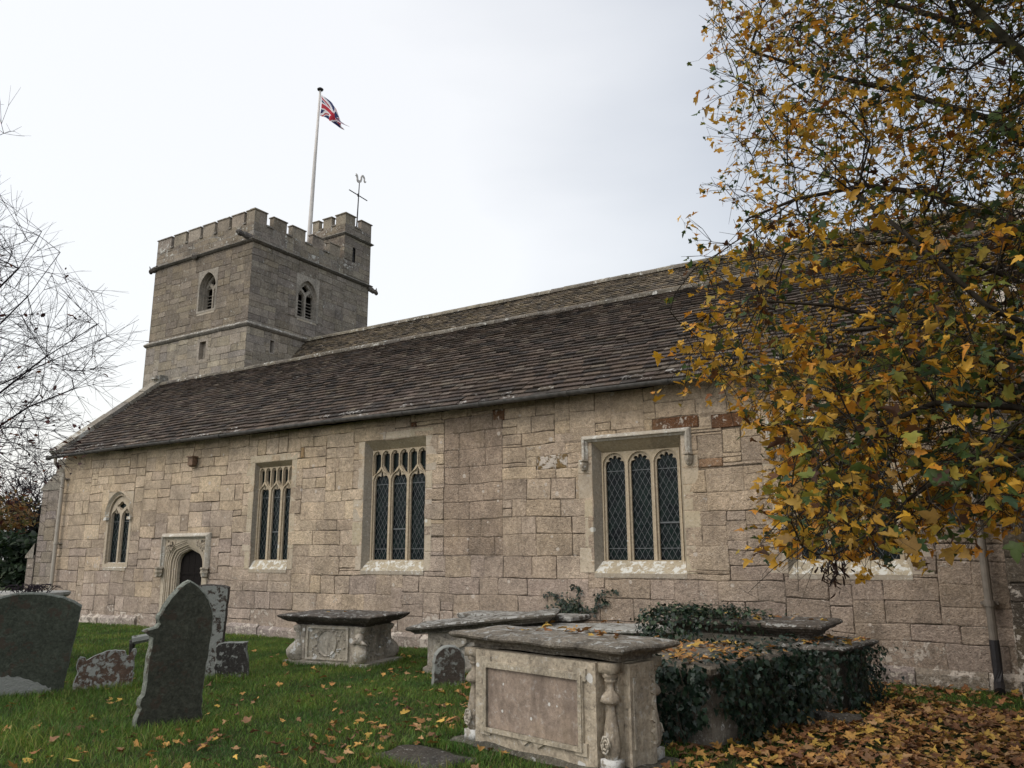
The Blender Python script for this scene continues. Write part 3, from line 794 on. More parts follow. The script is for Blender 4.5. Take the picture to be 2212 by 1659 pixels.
# ---- gutter: half-round cast iron in lengths
mb = MB(); x = -22.75; i = 0
while x < XE_+.1:
    l = 1.83; x1 = min(x+l, XE_+.1)
    def gz(xx): return 4.40+.035*math.sin((xx+22)*.16)+.012*math.sin(xx*.9)
    for (xa, xb, r) in ((x, x1, .066), (x1-.05, x1+.05, .078)):
        ring = []
        for xx in (xa, xb):
            ring.append([(xx, 11.85+r*math.sin(t), gz(xx)+.03-r*math.cos(t)*1.0) for t in [R(a) for a in range(-95, 96, 19)]] + [(xx, 11.85+(r-.006)*math.sin(t), gz(xx)+.03-(r-.006)*math.cos(t)) for t in [R(a) for a in range(95, -96, -19)]])
        mb.loft(ring, (.1, .1, .1))
    mb.box(x1-.015, x1+.015, 11.90, 12.21, gz(x1)+.02, gz(x1)+.05, (.1, .1, .1))
    x = x1; i += 1
mb.box(-22.78, -22.74, 11.785, 11.915, 4.33, 4.43, (.1, .1, .1))
mb.build('gutter', M['gutter'], church)
def downpipe(x, y, zt, zb, mat, lean=0):
    mb = MB(); mb.tube([(x-.12, 11.86, 4.36), (x-.12, 11.87, 4.22), (x-.02, y-.02, 4.02), (x, y, 3.9), (x, y, zt)], .047, 10)
    mb.bar((x, y, zt), (x+lean, y, zb), .052, 12); o = mb.build('downpipe', mat, church, smooth=False)
    for zz in (zt-.02, (zt+zb)*.53, zb+.5):
        mb = MB(); mb.bar((x, y, zz), (x, y, zz-.07), .066, 12); mb.box(x-.10, x+.10, y+.05, 12.2, zz-.055, zz-.02, (.3, .3, .3)); mb.box(x-.03, x+.03, y, 12.2, zz-.055, zz-.02, (.3, .3, .3))
        mb.build('bracket', mat, o)
downpipe(-22.28, 12.07, 3.86, .06, M['pipe'])
downpipe(-.34, 12.02, 3.86, .62, simple('shaded_pipe', (.17, .145, .115), .6, 0, .35, 5))  # east pipe stands in shade; that shade is put into its darker colour
mb = MB(); mb.tube([(-.34, 12.02, .64), (-.34, 12.01, .3), (-.34, 11.95, .12), (-.34, 11.8, .05)], .06, 10); mb.build('pipe_shoe', M['iron'], church)

# ---- buttresses
def buttress(nm, x0, x1, stages, colf, axis):
    mb = MB()
    for (p0, p1, z0, z1, slope) in stages: pass
    return mb
mb = MB()
# west buttress continues the line of the south wall westward
st = [(-23.62, -.3, 3.62, -23.04, 3.99), (-23.98, -.3, 1.72, -23.62, 2.05)]
for (xo, zb, zt, xi, zi) in st:
    mbw = MB(south(12.26 if xo > -23.9 else 12.23))
    masonry(mbw, xo, -22.49 if xo > -23.9 else -23.60, max(zb, 1.7 if xo > -23.9 else -.3) if False else zb, zt, [], lambda u, v: (*sc(rcol(GREY, .1), .82), rng.uniform(0, .3)), hr=(3, 5), wr=(3, 6), flush=.6)
    mb.v, off_ = mb.v, len(mb.v)
    for f, c in zip(mbw.f, mbw.c): mb.f.append(tuple(off_+k for k in f)); mb.c.append(c)
    mb.v += mbw.v
    c = (.30, .27, .22, .2); Yf = 12.262 if xo > -23.9 else 12.232
    # weathering slope, back and west faces
    mb.add([(xo-.07, Yf-.03, zt-.02), (xi, Yf-.03, zi), (xi, 13.0, zi), (xo-.07, 13.0, zt-.02), (xo-.07, Yf-.03, zt-.08), (-22.5 if xo > -23.9 else xi, Yf-.03, zt-.08), (xo-.07, 13., zt-.08)],
           [(0, 1, 2, 3), (0, 4, 5, 1), (0, 3, 6, 4)], sc(c, .8))
    if xo > -23.9: mb.add([(xi, Yf+.0, zi), (-22.49, Yf, zi), (-22.49, Yf, 4.4), (xi+.02, Yf, 4.4), (xi+.02, 13., 4.4), (xi, 13., zi), (xi, Yf, zt-.03), (-22.49, Yf, zt-.03)], [(0, 1, 2, 3), (0, 3, 4, 5), (6, 7, 1, 0)], c)
    mb.add([(xo, Yf, zb), (xo, 13, zb), (xo, 13, zt), (xo, Yf, zt), (-22.5, 13, zb), (-22.5, 13, zt)], [(0, 1, 2, 3), (1, 4, 5, 2)], c)
mb.build('buttress', M['wall'], church, normals=False)
# projecting pier at the east end
mb = MB(south(11.35))
EP = lambda u, v: (*sc(rcol(TAN, .2), .30), rng.uniform(.05, .3) + (.35 if v < 1 else 0))
masonry(mb, -.10, 1.3, -.35, 4.5, [], EP, flush=.55, hr=(3, 5))
m2 = MB(lambda u, d, v: (-.10+d, u, v)); masonry(m2, 11.355, 12.2, -.35, 4.5, [], EP, flush=.55)
o0 = len(mb.v); mb.v += m2.v
for f, c in zip(m2.f, m2.c): mb.f.append(tuple(o0+k for k in f)); mb.c.append(c)
mb.fr = None
mb.add([(-.16, 11.29, 4.5), (1.35, 11.29, 4.5), (1.35, 12.3, 5.35), (-.16, 12.3, 5.35), (-.16, 11.29, 4.38), (1.35, 11.29, 4.38), (-.16, 12.3, 4.38)], [(0, 1, 2, 3), (4, 5, 1, 0), (6, 4, 0, 3)], (.3, .27, .22, .5))
mb.build('buttress', M['wall'], church, normals=False)

# ================================================================== TOWER
TX0, TX1, TY0, TY1 = -27.38, -21.73, 17.5, 23.55
ZS, ZC, ZM, ZL = 12.72, 13.40, 13.84, 9.55
mb = MB(south(TY0))
opS = [(-24.63, -23.53, 10.38, 12.02), (-24.30, -23.74, 8.50, 9.34)]
masonry(mb, TX0, TX1, ZL, ZC, [opS[0]], tower_col, mod=(.11, .07), wr=(3, 7), hr=(3, 4), flush=.7, align=.93, drec=(.008, .016))
mb2 = MB(south(TY0-.05)); masonry(mb2, TX0-.05, TX1+.05, 4.3, ZL, [opS[1]], tower_col, mod=(.11, .07), wr=(3, 7), hr=(3, 5), flush=.7, align=.93, drec=(.008, .016))
opE = [(19.62, 20.78, 10.36, 12.10), (18.50, 18.68, 8.74, 9.20)]
mb3 = MB(east(TX1)); masonry(mb3, TY0, TY1, ZL, ZC, [opE[0]], tower_col, mod=(.11, .07), wr=(3, 8), hr=(3, 4), flush=.7, align=.93, drec=(.008, .016))
mb4 = MB(east(TX1+.05)); masonry(mb4, TY0-.05, TY1+.05, 4.3, ZL, [opE[1]], tower_col, mod=(.11, .07), wr=(3, 8), hr=(3, 5), flush=.7, align=.93, drec=(.008, .016))
T = MB()
for m_ in (mb, mb2, mb3, mb4):
    o0 = len(T.v); T.v += m_.v
    for f, c in zip(m_.f, m_.c): T.f.append(tuple(o0+k for k in f)); T.c.append(c)
tc_ = (.22, .2, .17, .1)
for (x, y0, y1, z0, z1) in ((TX0, TY0, TY1, ZL, ZC), (TX0-.05, TY0-.05, TY1+.05, 0, ZL)):
    T.add([(x, y0, z0), (x, y1, z0), (x, y1, z1), (x, y0, z1)], [(0, 1, 2, 3)], tc_)
for (y, x0, x1, z0, z1) in ((TY1, TX0, TX1, ZL, ZC), (TY1+.05, TX0-.05, TX1+.05, 0, ZL)):
    T.add([(x0, y, z0), (x1, y, z0), (x1, y, z1), (x0, y, z1)], [(0, 1, 2, 3)], tc_)
T.add([(TX0, TY0, ZS), (TX1, TY0, ZS), (TX1, TY1, ZS), (TX0, TY1, ZS)], [(0, 1, 2, 3)], (.12, .12, .12, 0))
tower = T.build('tower', M['tower'], church, normals=False, warp=.02)
# string courses
def string(mb, x0, x1, y0, y1, z, h, out, col):
    c = (x0+x1)/2, (y0+y1)/2
    prof = [(0, z-h*.55), (out*.5, z-h*.40), (out*.95, z-h*.1), (out, z), (out*.9, z+h*.1), (0, z+h*.5)]
    rings = []
    for o_, zz in prof:
        ring = []
        for (ax, ay), (bx, by) in (((x0, y0), (x1, y0)), ((x1, y0), (x1, y1)), ((x1, y1), (x0, y1)), ((x0, y1), (x0, y0))):
            n = 24
            for i in range(n):
                t = i/n; X = ax+(bx-ax)*t; Y = ay+(by-ay)*t
                X = c[0]+(X-c[0])*(1+o_/((x1-x0)/2)); Y = c[1]+(Y-c[1])*(1+o_/((y1-y0)/2))
                k = .012*noise.noise(Vector((X*2.5, Y*2.5, zz*3)))
                ring.append((X, Y, zz+k))
        rings.append(ring)
    mb.loft(rings, col, cap=False, cols=[sc(col, .8)[:3]+(.05,), sc(col, .8)[:3]+(.1,), col, col, (*col[:3], .45)])
mb = MB(); string(mb, TX0, TX1, TY0, TY1, ZS-.03, .17, .13, (.15, .135, .115, .2)); mb.build('string_course', M['tower'], tower)
mb = MB(); string(mb, TX0-.045, TX1+.045, TY0-.045, TY1+.045, ZL+.02, .2, .09, (.19, .17, .14, .25)); mb.build('string_course', M['tower'], tower)
# parapet: merlons with weathered caps
def merlon(mb, x0, x1, y0, y1, z0, z1, col, capo=.03, ch=.09):
    mb.box(x0, x1, y0, y1, z0, z1, col)
    cz = z1; c = (*sc(col, .85)[:3], .3)
    mb.add([(x0-capo, y0-capo, cz), (x1+capo, y0-capo, cz), (x1+capo, y1+capo, cz), (x0-capo, y1+capo, cz), (x0-capo, y0-capo, cz+.035), (x1+capo, y0-capo, cz+.035), (x1+capo, y1+capo, cz+.035), (x0-capo, y1+capo, cz+.035), ((x0*.7+x1*.3), (y0*.7+y1*.3), cz+ch), ((x1*.7+x0*.3), (y0*.7+y1*.3), cz+ch), ((x1*.7+x0*.3), (y1*.7+y0*.3), cz+ch), ((x0*.7+x1*.3), (y1*.7+y0*.3), cz+ch)],
           [(0, 3, 2, 1), (0, 1, 5, 4), (1, 2, 6, 5), (2, 3, 7, 6), (3, 0, 4, 7), (4, 5, 9, 8), (5, 6, 10, 9), (6, 7, 11, 10), (7, 4, 8, 11), (8, 9, 10, 11)], c)
def capstrip(mb, x0, x1, y0, y1, z, col):
    mb.box(x0, x1, y0-.035, y1+.035, z, z+.05, col) if (x1-x0) > (y1-y0) else mb.box(x0-.035, x1+.035, y0, y1, z, z+.05, col)
PT = .22
pc = lambda: (*rcol(TWP, .12), rng.uniform(.05, .35))
mb = MB()
sm = [(-22.3, TX1), (-22.96, -22.47+.17), (-23.78, -23.12), (-24.6, -23.94), (-25.46, -24.76), (-26.36, -25.64), (TX0, -26.52)]
sm = [(-22.16, TX1), (-22.96, -22.30), (-23.77, -23.11), (-24.6, -23.94), (-25.46, -24.76), (-26.34, -25.62), (TX0, -26.52)]
for a, b in sm: merlon(mb, a, b, TY0+.001, TY0+PT, ZC-.02, ZM, pc())
em = [(17.5, 18.06), (18.37, 19.0), (19.27, 19.93), (20.3, 20.9), (21.22, 21.8)]
for a, b in em:
    if a == 17.5: merlon(mb, TX1-PT, TX1-.002, a+.003, b, ZC-.02, ZM+.02, pc())
    else: merlon(mb, TX1-PT, TX1-.002, a, b, ZC-.02, ZM, pc())
y = TY0+.9
while y < TY1-.3: merlon(mb, TX0+.002, TX0+PT, y, y+.62, ZC-.02, ZM, pc()); y += .94
x = TX0
while x < TX1-2.2: merlon(mb, x, x+.62, TY1-PT, TY1-.002, ZC-.02, ZM, pc()); x += .94
cc = (.17, .15, .125, .35)
mb.box(TX0, TX1, TY0+.002, TY0+PT-.01, ZS, ZC-.01, tc_); mb.box(TX1-PT+.01, TX1-.002, TY0, TY1, ZS, ZC-.01, tc_)
mb.box(TX0+.002, TX0+PT-.01, TY0, TY1, ZS, ZC-.01, tc_); mb.box(TX0, TX1, TY1-PT+.01, TY1-.002, ZS, ZC-.01, tc_)
for (a, b) in zip(sm[1:], sm[:-1]): mb.box(a[1]-.0, b[0], TY0-.04, TY0+PT+.04, ZC-.03, ZC+.035, cc)
for (a, b) in zip(em[:-1], em[1:]): mb.box(TX1-PT-.04, TX1+.04, a[1], b[0], ZC-.03, ZC+.035, cc)
mb.build('parapet', M['tower'], tower)
# stair turret at the north-east corner
UX0, UX1, UY0, UY1 = -23.6, TX1+.02, 22.02, TY1+.02
mA = MB(south(UY0)); masonry(mA, UX0, UX1, ZS+.1, 14.98, [], tower_col, mod=(.11, .07), wr=(3, 6), hr=(3, 4), flush=.75, align=.95, drec=(.008, .016))
mB = MB(east(UX1)); masonry(mB, UY0, UY1, ZS+.1, 14.98, [(22.50, 22.66, 13.44, 14.08)], tower_col, mod=(.11, .07), wr=(3, 6), hr=(3, 4), flush=.75, align=.95, drec=(.008, .016))
T = MB()
for m_ in (mA, mB):
    o0 = len(T.v); T.v += m_.v
    for f, c in zip(m_.f, m_.c): T.f.append(tuple(o0+k for k in f)); T.c.append(c)
T.add([(UX0, UY0, ZS), (UX0, UY1, ZS), (UX0, UY1, 15), (UX0, UY0, 15), (UX1, UY1, ZS), (UX1, UY1, 15)], [(0, 1, 2, 3), (1, 4, 5, 2)], tc_)
T.box(UX1-.35, UX1-.06, 22.5, 22.66, 13.44, 14.08, (.02, .02, .02, 0))
T.add([(UX0, UY0, 14.7), (UX1, UY0, 14.7), (UX1, UY1, 14.7), (UX0, UY1, 14.7)], [(0, 1, 2, 3)], (.1, .1, .1, 0))
q = .2
for a, b in ((UX1-.55, UX1), (UX1-1.27, UX1-.8), (UX0, UX0+.35)): merlon(T, a, b, UY0+.001, UY0+q, 14.96, 15.40, pc(), .04, .09)
for a, b in ((UY0, UY0+.56), (UY1-.62, UY1)): merlon(T, UX1-q, UX1-.002, a+.002, b, 14.96, 15.41, pc(), .04, .09)
for a, b in ((UY0+.8, UY0+1.2),): merlon(T, UX0+.002, UX0+q, a, b, 14.96, 15.40, pc(), .04, .09)
for a, b in ((UX0+.5, UX0+1.),): merlon(T, a, b, UY1-q, UY1-.002, 14.96, 15.40, pc(), .04, .09)
T.box(UX0+.01, UX1-.01, UY0+.01, UY0+q-.01, 14.7, 15.01, cc); T.box(UX1-q+.01, UX1-.01, UY0+.3, UY1-.01, 14.7, 15.01, cc)
T.box(UX1-.8, UX1-.55, UY0-.03, UY0+q+.03, 14.97, 15.03, cc); T.box(UX0+.35, UX1-1.27, UY0-.03, UY0+q+.03, 14.97, 15.03, cc)
T.box(UX1-q-.03, UX1+.03, UY0+.56, UY1-.62, 14.97, 15.03, cc)
string(T, UX0, UX1, UY0, UY1, 14.55, .15, .10, (.16, .145, .12, .2))
T.build('stair_turret', M['tower'], tower, normals=False)
# gargoyles on the string course
def gargoyle(x, y, z, dx, dy, L, up=.15):
    d = Vector((dx, dy, 0)).normalized(); s_ = Vector((-d.y, d.x, 0)); T = MB()
    sec = [(0, .12, .12, 0), (.2, .10, .12, .02), (.45, .12, .13, .06), (.62, .09, .09, .10), (.74, .10, .12, .13), (.86, .11, .11, .15), (.95, .07, .07, .14), (1.0, .04, .03, .12)]
    rings = []
    for t, wd, hh, uu in sec:
        c = Vector((x, y, z)) + d*L*t + Vector((0, 0, up*t*1.2))
        rings.append([tuple(c + s_*wd*math.cos(a)*(1+.25*noise.noise(Vector((t*6, a, 1)))) + Vector((0, 0, hh*math.sin(a)))) for a in [2*math.pi*k/9 for k in range(9)]])
    T.loft(rings, (.09, .08, .07, .15)); 
    for sg in (-1, 1):
        c = Vector((x, y, z)) + d*L*.78 + s_*sg*.08 + Vector((0, 0, up+.1)); T.bar(c, c+s_*sg*.05+Vector((0, 0, .07)), .03, 5, .008, (.09, .08, .07, .1))
    return T.build('gargoyle', M['tower'], tower)
gargoyle(TX1-.05, TY0+.05, ZS+.03, -.45, -1, .62, .12)
gargoyle(TX0+.1, TY0+.0, ZS-.02, -1, -.45, .32, -.12)
gargoyle(TX1, TY1-.03, ZS-.12, .75, 1, .42, -.16)
T = MB(); T.lathe([(.02, ZS-.20), (.10, ZS-.14), (.13, ZS-.05), (.10, ZS+.06), (.03, ZS+.1)], -24.85, TY0-.10, 9, (.14, .12, .1, .3), flute=.15, nf=5); T.build('carved_boss', M['tower'], tower)
# belfry windows
pointed_window('belfry_window', 20.2, .47, 10.44, 11.30, 11.93, east(TX1), (19.62, 20.78, 10.36, 12.10), .17, [(.29, .26, .215)], M['tower'], louvre=True, label=False)
pointed_window('belfry_window', -24.08, .46, 10.46, 11.30, 11.92, south(TY0), (-24.63, -23.53, 10.38, 12.02), .30, [(.27, .24, .195)], M['tower'], louvre=True, label=False)
def slit(fr, u0, u1, v0, v1, dep, col, inner=.05):
    mb = MB(fr); mb.plate([[(u0, v0), (u1, v0), (u1, v1), (u0, v1)], [(u0+inner, v0+inner), (u1-inner, v0+inner), (u1-inner, v1-inner), (u0+inner, v1-inner)]], -.002, dep, col)
    o = mb.build('slit_window', M['tower'], church)
    mb = MB(fr); mb.add([(u0, dep-.001, v0), (u1, dep-.001, v0), (u1, dep-.001, v1), (u0, dep-.001, v1)], [(0, 1, 2, 3)], (0, 0, 0)); mb.build('dark_void', M['wood'], o)
slit(east(TX1+.05), 18.46, 18.72, 8.70, 9.24, .22, (.27, .24, .2, .1), .045)
# south slit: deep splayed recess
fr = south(TY0-.05); mb = MB(fr)
mb.plate([[(-24.32, 8.48), (-23.72, 8.48), (-23.72, 9.36), (-24.32, 9.36)], [(-24.2, 8.58), (-23.84, 8.58), (-23.84, 9.24), (-24.2, 9.24)]], -.003, .16, (.29, .25, .2, .1))
mb.plate([[(-24.31, 8.49), (-23.73, 8.49), (-23.73, 9.35), (-24.31, 9.35)], [(-24.08, 8.64), (-23.9, 8.64), (-23.9, 9.16), (-24.08, 9.16)]], .16, .3, (.27, .235, .19, .1))
o = mb.build('slit_window', M['tower'], church)
mb = MB(fr); mb.add([(-24.3, .3, 8.5), (-23.7, .3, 8.5), (-23.7, .3, 9.3), (-24.3, .3, 9.3)], [(0, 1, 2, 3)], (0, 0, 0)); mb.build('dark_void', M['wood'], o)
# gable cross on the east end of the nave
T = MB(); GX = -1.35
T.box(GX-.13, GX+.13, NRY-.13, NRY+.13, NRZ-.1, NRZ+.12, (.26, .24, .2, .4)); T.bar((GX, NRY, NRZ+.1), (GX, NRY, NRZ+.75), .075, 8, .06, (.28, .26, .22, .4))
T.box(GX-.05, GX+.05, NRY-.25, NRY+.25, NRZ+.42, NRZ+.54, (.28, .26, .22, .4)); T.build('stone_cross', M['tower'], nr)

# ---- flagpole, flag, weathervane, lamp
fp = thing('flagpole', 'tall tapering white flagpole rising from the tower roof', 'flagpole', (-22.2, 20.55, 12.7))
mb = MB(); mb.tube([(-22.2, 20.55, 12.7), (-22.18, 20.55, 14.4), (-22.10, 20.55, 17.4), (-22.0, 20.55, 20.3)], [.098, .086, .066, .042], 12); mb.build('pole', M['pole'], fp, smooth=True)
mb = MB(); mb.lathe([(.04, 20.28), (.05, 20.3), (.12, 20.33), (.13, 20.37), (.07, 20.42), (.02, 20.44)], -22.0, 20.55, 14, (.03, .03, .03)); mb.build('finial', M['iron'], fp)
mb = MB(); mb.tube([(-21.92, 20.5, 20.25), (-21.97, 20.5, 18.0), (-22.05, 20.5, 15.5), (-22.08, 20.52, 14.2)], .006, 5); mb.build('halyard', M['pole'], fp)
def flag_color(s_, t):
    x, y = s_*60, (1-t)*30-0      # 60 x 30, y from the top
    if abs(y-15) < 3 or abs(x-30) < 3: return (.42, .015, .03)
    if abs(y-15) < 5 or abs(x-30) < 5: return (.70, .68, .68)
    d1 = (x - 2*y)/math.sqrt(5); d2 = (x + 2*y - 60)/math.sqrt(5)
    left = x < 30
    for d, k in ((d1, 1 if left else -1), (d2, 1 if left else -1)):
        dd = d*k if d is d1 else d*k
        if abs(d) < 3:
            r_ = (0 < (-d if left else d) < 2) if d is d1 else (0 < (d if left else -d) < 2)
            return (.42, .015, .03) if r_ else (.70, .68, .68)
    return (.018, .028, .105)
topE = [(-21.88, 20.05), (-21.40, 19.62), (-21.02, 19.12), (-20.72, 18.55), (-20.45, 18.26)]
botE = [(-21.90, 19.12), (-21.52, 18.90), (-21.16, 18.56), (-20.90, 18.36), (-20.72, 18.22)]
def along(E, t):
    t *= len(E)-1; i = min(int(t), len(E)-2); f_ = t-i; p0 = E[max(i-1, 0)]; p1 = E[i]; p2 = E[i+1]; p3 = E[min(i+2, len(E)-1)]
    return tuple(.5*((2*p1[k])+(-p0[k]+p2[k])*f_+(2*p0[k]-5*p1[k]+4*p2[k]-p3[k])*f_*f_+(-p0[k]+3*p1[k]-3*p2[k]+p3[k])*f_**3) for k in (0, 1))
mb = MB(); NU, NV = 96, 48; pts = []
for j in range(NV+1):
    for i in range(NU+1):
        s_, t = i/NU, j/NV; a = along(topE, s_); b = along(botE, s_); m_ = mixv(b, a, t)
        pts.append((m_[0], 20.5+s_*.25*math.sin(s_*9+t*5)*1.2+.05*math.sin(s_*21+t*3), m_[1]+.03*math.sin(s_*14)*s_))
fs = []; cs = []
for j in range(NV):
    for i in range(NU):
        k = j*(NU+1)+i; fs.append((k, k+1, k+NU+2, k+NU+1)); cs.append((*flag_color((i+.5)/NU, (j+.5)/NV), 0))
mb.add(pts, fs, (1, 1, 1), cs)
fo = mb.build('flag', M['flag'], None, smooth=True, normals=False); tag(fo, 'red white and blue union flag drooping in the wind from the white pole', 'flag')
wv = thing('weathervane', 'black iron weathervane with a pale cockerel on the stair turret', 'weathervane', (-22.25, 23.22, 14.7))
mb = MB(); mb.bar((-22.25, 23.22, 14.7), (-22.25, 23.3, 17.42), .035, 8, .02); mb.build('rod', M['iron'], wv)
mb = MB(); mb.bar((-22.25, 22.70, 16.86), (-22.25, 23.82, 16.80), .022, 6); mb.bar((-22.25, 23.26, 16.78), (-22.25, 23.26, 16.9), .04, 8)
mb.build('cross_arm', M['iron'], wv)
ck = [(-.03, -.02), (.05, -.03), (.11, .02), (.15, .12), (.17, .26), (.24, .38), (.35, .42), (.45, .36), (.50, .25), (.49, .14), (.53, .10), (.58, .15), (.60, .10), (.55, .03), (.47, .03), (.42, .10), (.42, .22), (.37, .31), (.31, .31), (.27, .22), (.26, .08), (.20, -.08), (.08, -.17), (-.06, -.17), (-.14, -.08), (-.15, .06), (-.19, .15), (-.28, .15), (-.21, .21), (-.22, .29), (-.13, .27), (-.07, .20), (-.05, .08)]
mb = MB(lambda u, d, v: (-22.25+d, 23.24+u*.78, 17.55+v*.78)); mb.plate([ck], -.02, .02, (.4, .38, .34), back=True); mb.build('cockerel', M['pole'], wv)
mb = MB()
mb.box(-16.78, -16.60, 12.03, 12.15, 3.84, 4.03, (.1, .06, .04)); mb.box(-16.80, -16.58, 12.0, 12.17, 4.03, 4.06, (.1, .06, .04)); mb.bar((-16.68, 12.1, 4.05), (-16.66, 12.13, 4.4), .008, 5); mb.box(-16.74, -16.64, 12.15, 12.2, 3.88, 3.98, (.1, .1, .1))
mb.lathe([(.03, 3.80), (.07, 3.815), (.085, 3.845)], -16.69, 12.09, 10)
lm = mb.build('wall_lamp', simple('rusty_metal', (.16, .10, .06), .8, 0, .5, 20)); tag(lm, 'small rusty brown lamp fixed high under the church gutter', 'lamp')


# ================================================================== GROUND
xs = np.concatenate([-np.geomspace(260, 16, 26), np.arange(-15.5, 4.1, .16), np.geomspace(4.6, 200, 22)])
ys = np.concatenate([-np.geomspace(120, 1, 12), np.arange(-.5, 12.6, .16), np.geomspace(13.2, 300, 24)])
def ghf(x, y):
    return gh(x, y) if -17 < x < 5 and -1 < y < 14 else 0
gv = np.array([(x, y, ghf(x, y)) for y in ys for x in xs]); nx = len(xs)
gf = [[j*nx+i, j*nx+i+1, (j+1)*nx+i+1, (j+1)*nx+i] for j in range(len(ys)-1) for i in range(nx-1)]
g = raw_mesh('ground', gv, np.array(gf).ravel(), 4, M['ground'], smooth=True); tag(g, kind='structure')
nr_ = np.random.default_rng(5)
def gh_arr(x, y): return np.array([gh(a, b) for a, b in zip(x, y)])

# keep-out rectangles (cx, cy, rot, half length, half depth) of stones standing on the grass
KEEP = []
def inside_keep(x, y, m=0.0):
    r_ = np.zeros(len(x), bool)
    for cx, cy, ro, hl, hd in KEEP:
        c, s_ = math.cos(-ro), math.sin(-ro); dx, dy = x-cx, y-cy
        r_ |= (np.abs(c*dx-s_*dy) < hl+m) & (np.abs(s_*dx+c*dy) < hd+m)
    return r_

# ================================================================== TOMBS AND HEADSTONES
def rect_ring(hx, hy, z, step=.06, amp=.0, seed=0, rc=0):
    pts = []; cs = [(-hx, -hy), (hx, -hy), (hx, hy), (-hx, hy)]
    nn = [max(2, int(2*RX/step)) for RX in (RECT[0], RECT[1], RECT[0], RECT[1])]
    for k in range(4):
        a, b = cs[k], cs[(k+1) % 4]
        for i in range(nn[k]):
            t = i/nn[k]; x, y = a[0]+(b[0]-a[0])*t, a[1]+(b[1]-a[1])*t
            f_ = noise.noise(Vector((x*4+seed, y*4, z*9)))*amp + noise.noise(Vector((x*14+seed, y*14, z*20)))*amp*.5
            L = math.hypot(x, y) or 1
            pts.append((x+x/L*f_, y+y/L*f_, z+noise.noise(Vector((x*3, y*3+seed, z)))*amp))
    return pts
RECT = (1, 1)
def slab(parent, hx, hy, z, prof, col, mat=None, amp=.012, seed=0, name='ledger_slab', dome=.0):
    """prof: (inset, height) pairs from the underside up"""
    global RECT
    RECT = (hx, hy); mb = MB()
    rings = [rect_ring(hx-i, hy-i, z+h, amp=amp, seed=seed) for i, h in prof]
    zt = prof[-1][1]; it = prof[-1][0]
    for k in (.25, .55, .85): rings.append(rect_ring((hx-it)*(1-k), (hy-it)*(1-k), z+zt+dome*k, amp=amp*.8, seed=seed+3))
    n = len(prof)
    cols = []
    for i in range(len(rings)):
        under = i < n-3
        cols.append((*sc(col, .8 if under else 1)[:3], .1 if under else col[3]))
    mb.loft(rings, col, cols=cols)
    return mb.build(name, mat or M['slab'], parent)
def body(parent, hx, hy, z0, z1, col, amp=.006, seed=0, name='chest', mat=None, prof=None):
    global RECT
    RECT = (hx, hy); mb = MB()
    prof = prof or [(0, 0), (0, .25), (0, .5), (0, .75), (0, 1)]
    rings = [rect_ring(hx-i, hy-i, z0+(z1-z0)*t, amp=amp, seed=seed) for i, t in prof]
    mb.loft(rings, col); return mb.build(name, mat or M['tomb'], parent)
OG = [(.10, 0), (.10, .02), (.07, .035), (.055, .05), (.02, .062), (0, .075), (-.005, .10), (.01, .115), (.035, .125)]
def tomb(name, label, cx, cy, rot, group='chest tombs along the church wall', tilt=(0, 0), z=None):
    z = gh(cx, cy) if z is None else z
    return thing(name, label, 'tomb', (cx, cy, z), R(rot), group, local=True, tilt=tilt)
# --- A: large foreground tomb
A = tomb('chest_tomb', 'large weathered chest tomb in the foreground with framed lichen-spotted front panel and corner balusters', -3.66, 6.66, -12.5, z=-.10)
A.scale = (1, 1, 1.095)
KEEP.append((-3.66, 6.66, R(-12.5), 1.08, .48))
hx, hy = .93, .30
slab(A, 1.05, .41, .875, [(.17, 0), (.17, .03), (.12, .034), (.115, .06), (.06, .066), (.03, .072), (.005, .085), (-.005, .10), (.005, .115), (.03, .125), (.06, .13), (.10, .138)], (.21, .182, .142, .32), amp=.018, seed=2, dome=.015)
body(A, 1.04, .42, -.12, .13, (.10, .092, .07, .12), amp=.03, seed=4, name='plinth', mat=M['slab'], prof=[(-.02, 0), (0, .5), (.0, .8), (.05, 1), (.14, 1.02)])
STN = (.37, .315, .235, .05)
mb = MB()
mb.box(-.72, .72, -.36, .36, .12, .868, STN); mb.box(-.86, .86, -.24, .24, .12, .868, STN)
mb.box(-.93, .93, -.17, .17, .12, .86, STN)
for sx in (-1, 1):    # end pilaster fillets
    mb.box(sx*.93-.012, sx*.93+.012, -.19, -.15, .14, .85, STN); 
mb.build('chest', M['tomb'], A)
fr = lambda u, d, v: (u, -.36+d, v)
mb = MB(fr)
# eared frame with a raised moulding, panel sunk within
def eared(w_, h0, h1, ear, e2): return [(-w_-ear, h0), (-w_-ear, h0+e2), (-w_, h0+e2), (-w_, h1-e2), (-w_-ear, h1-e2), (-w_-ear, h1), (-w_+e2, h1), (-w_+e2, h1-.035), (w_-e2, h1-.035), (w_-e2, h1), (w_+ear, h1), (w_+ear, h1-e2), (w_, h1-e2), (w_, h0+e2), (w_+ear, h0+e2), (w_+ear, h0), (w_-e2, h0), (w_-e2, h0+.02), (.16, h0+.02), (.08, h0-.02), (0, h0+.03), (-.08, h0-.02), (-.16, h0+.02), (-w_+e2, h0+.02), (-w_+e2, h0)]
mb.plate([eared(.595, .20, .82, .035, .09), [(-.57, .24), (.57, .24), (.57, .76), (-.57, .76)]], -.022, .0, (.37, .32, .24, .12))
mb.plate([[(-.585, .225), (.585, .225), (.585, .775), (-.585, .775)], [(-.55, .26), (.55, .26), (.55, .735), (-.55, .735)]], -.034, -.0225, (.36, .31, .23, .2))
mb.build('panel_frame', M['tomb'], A)
mb = MB(fr); n = 16
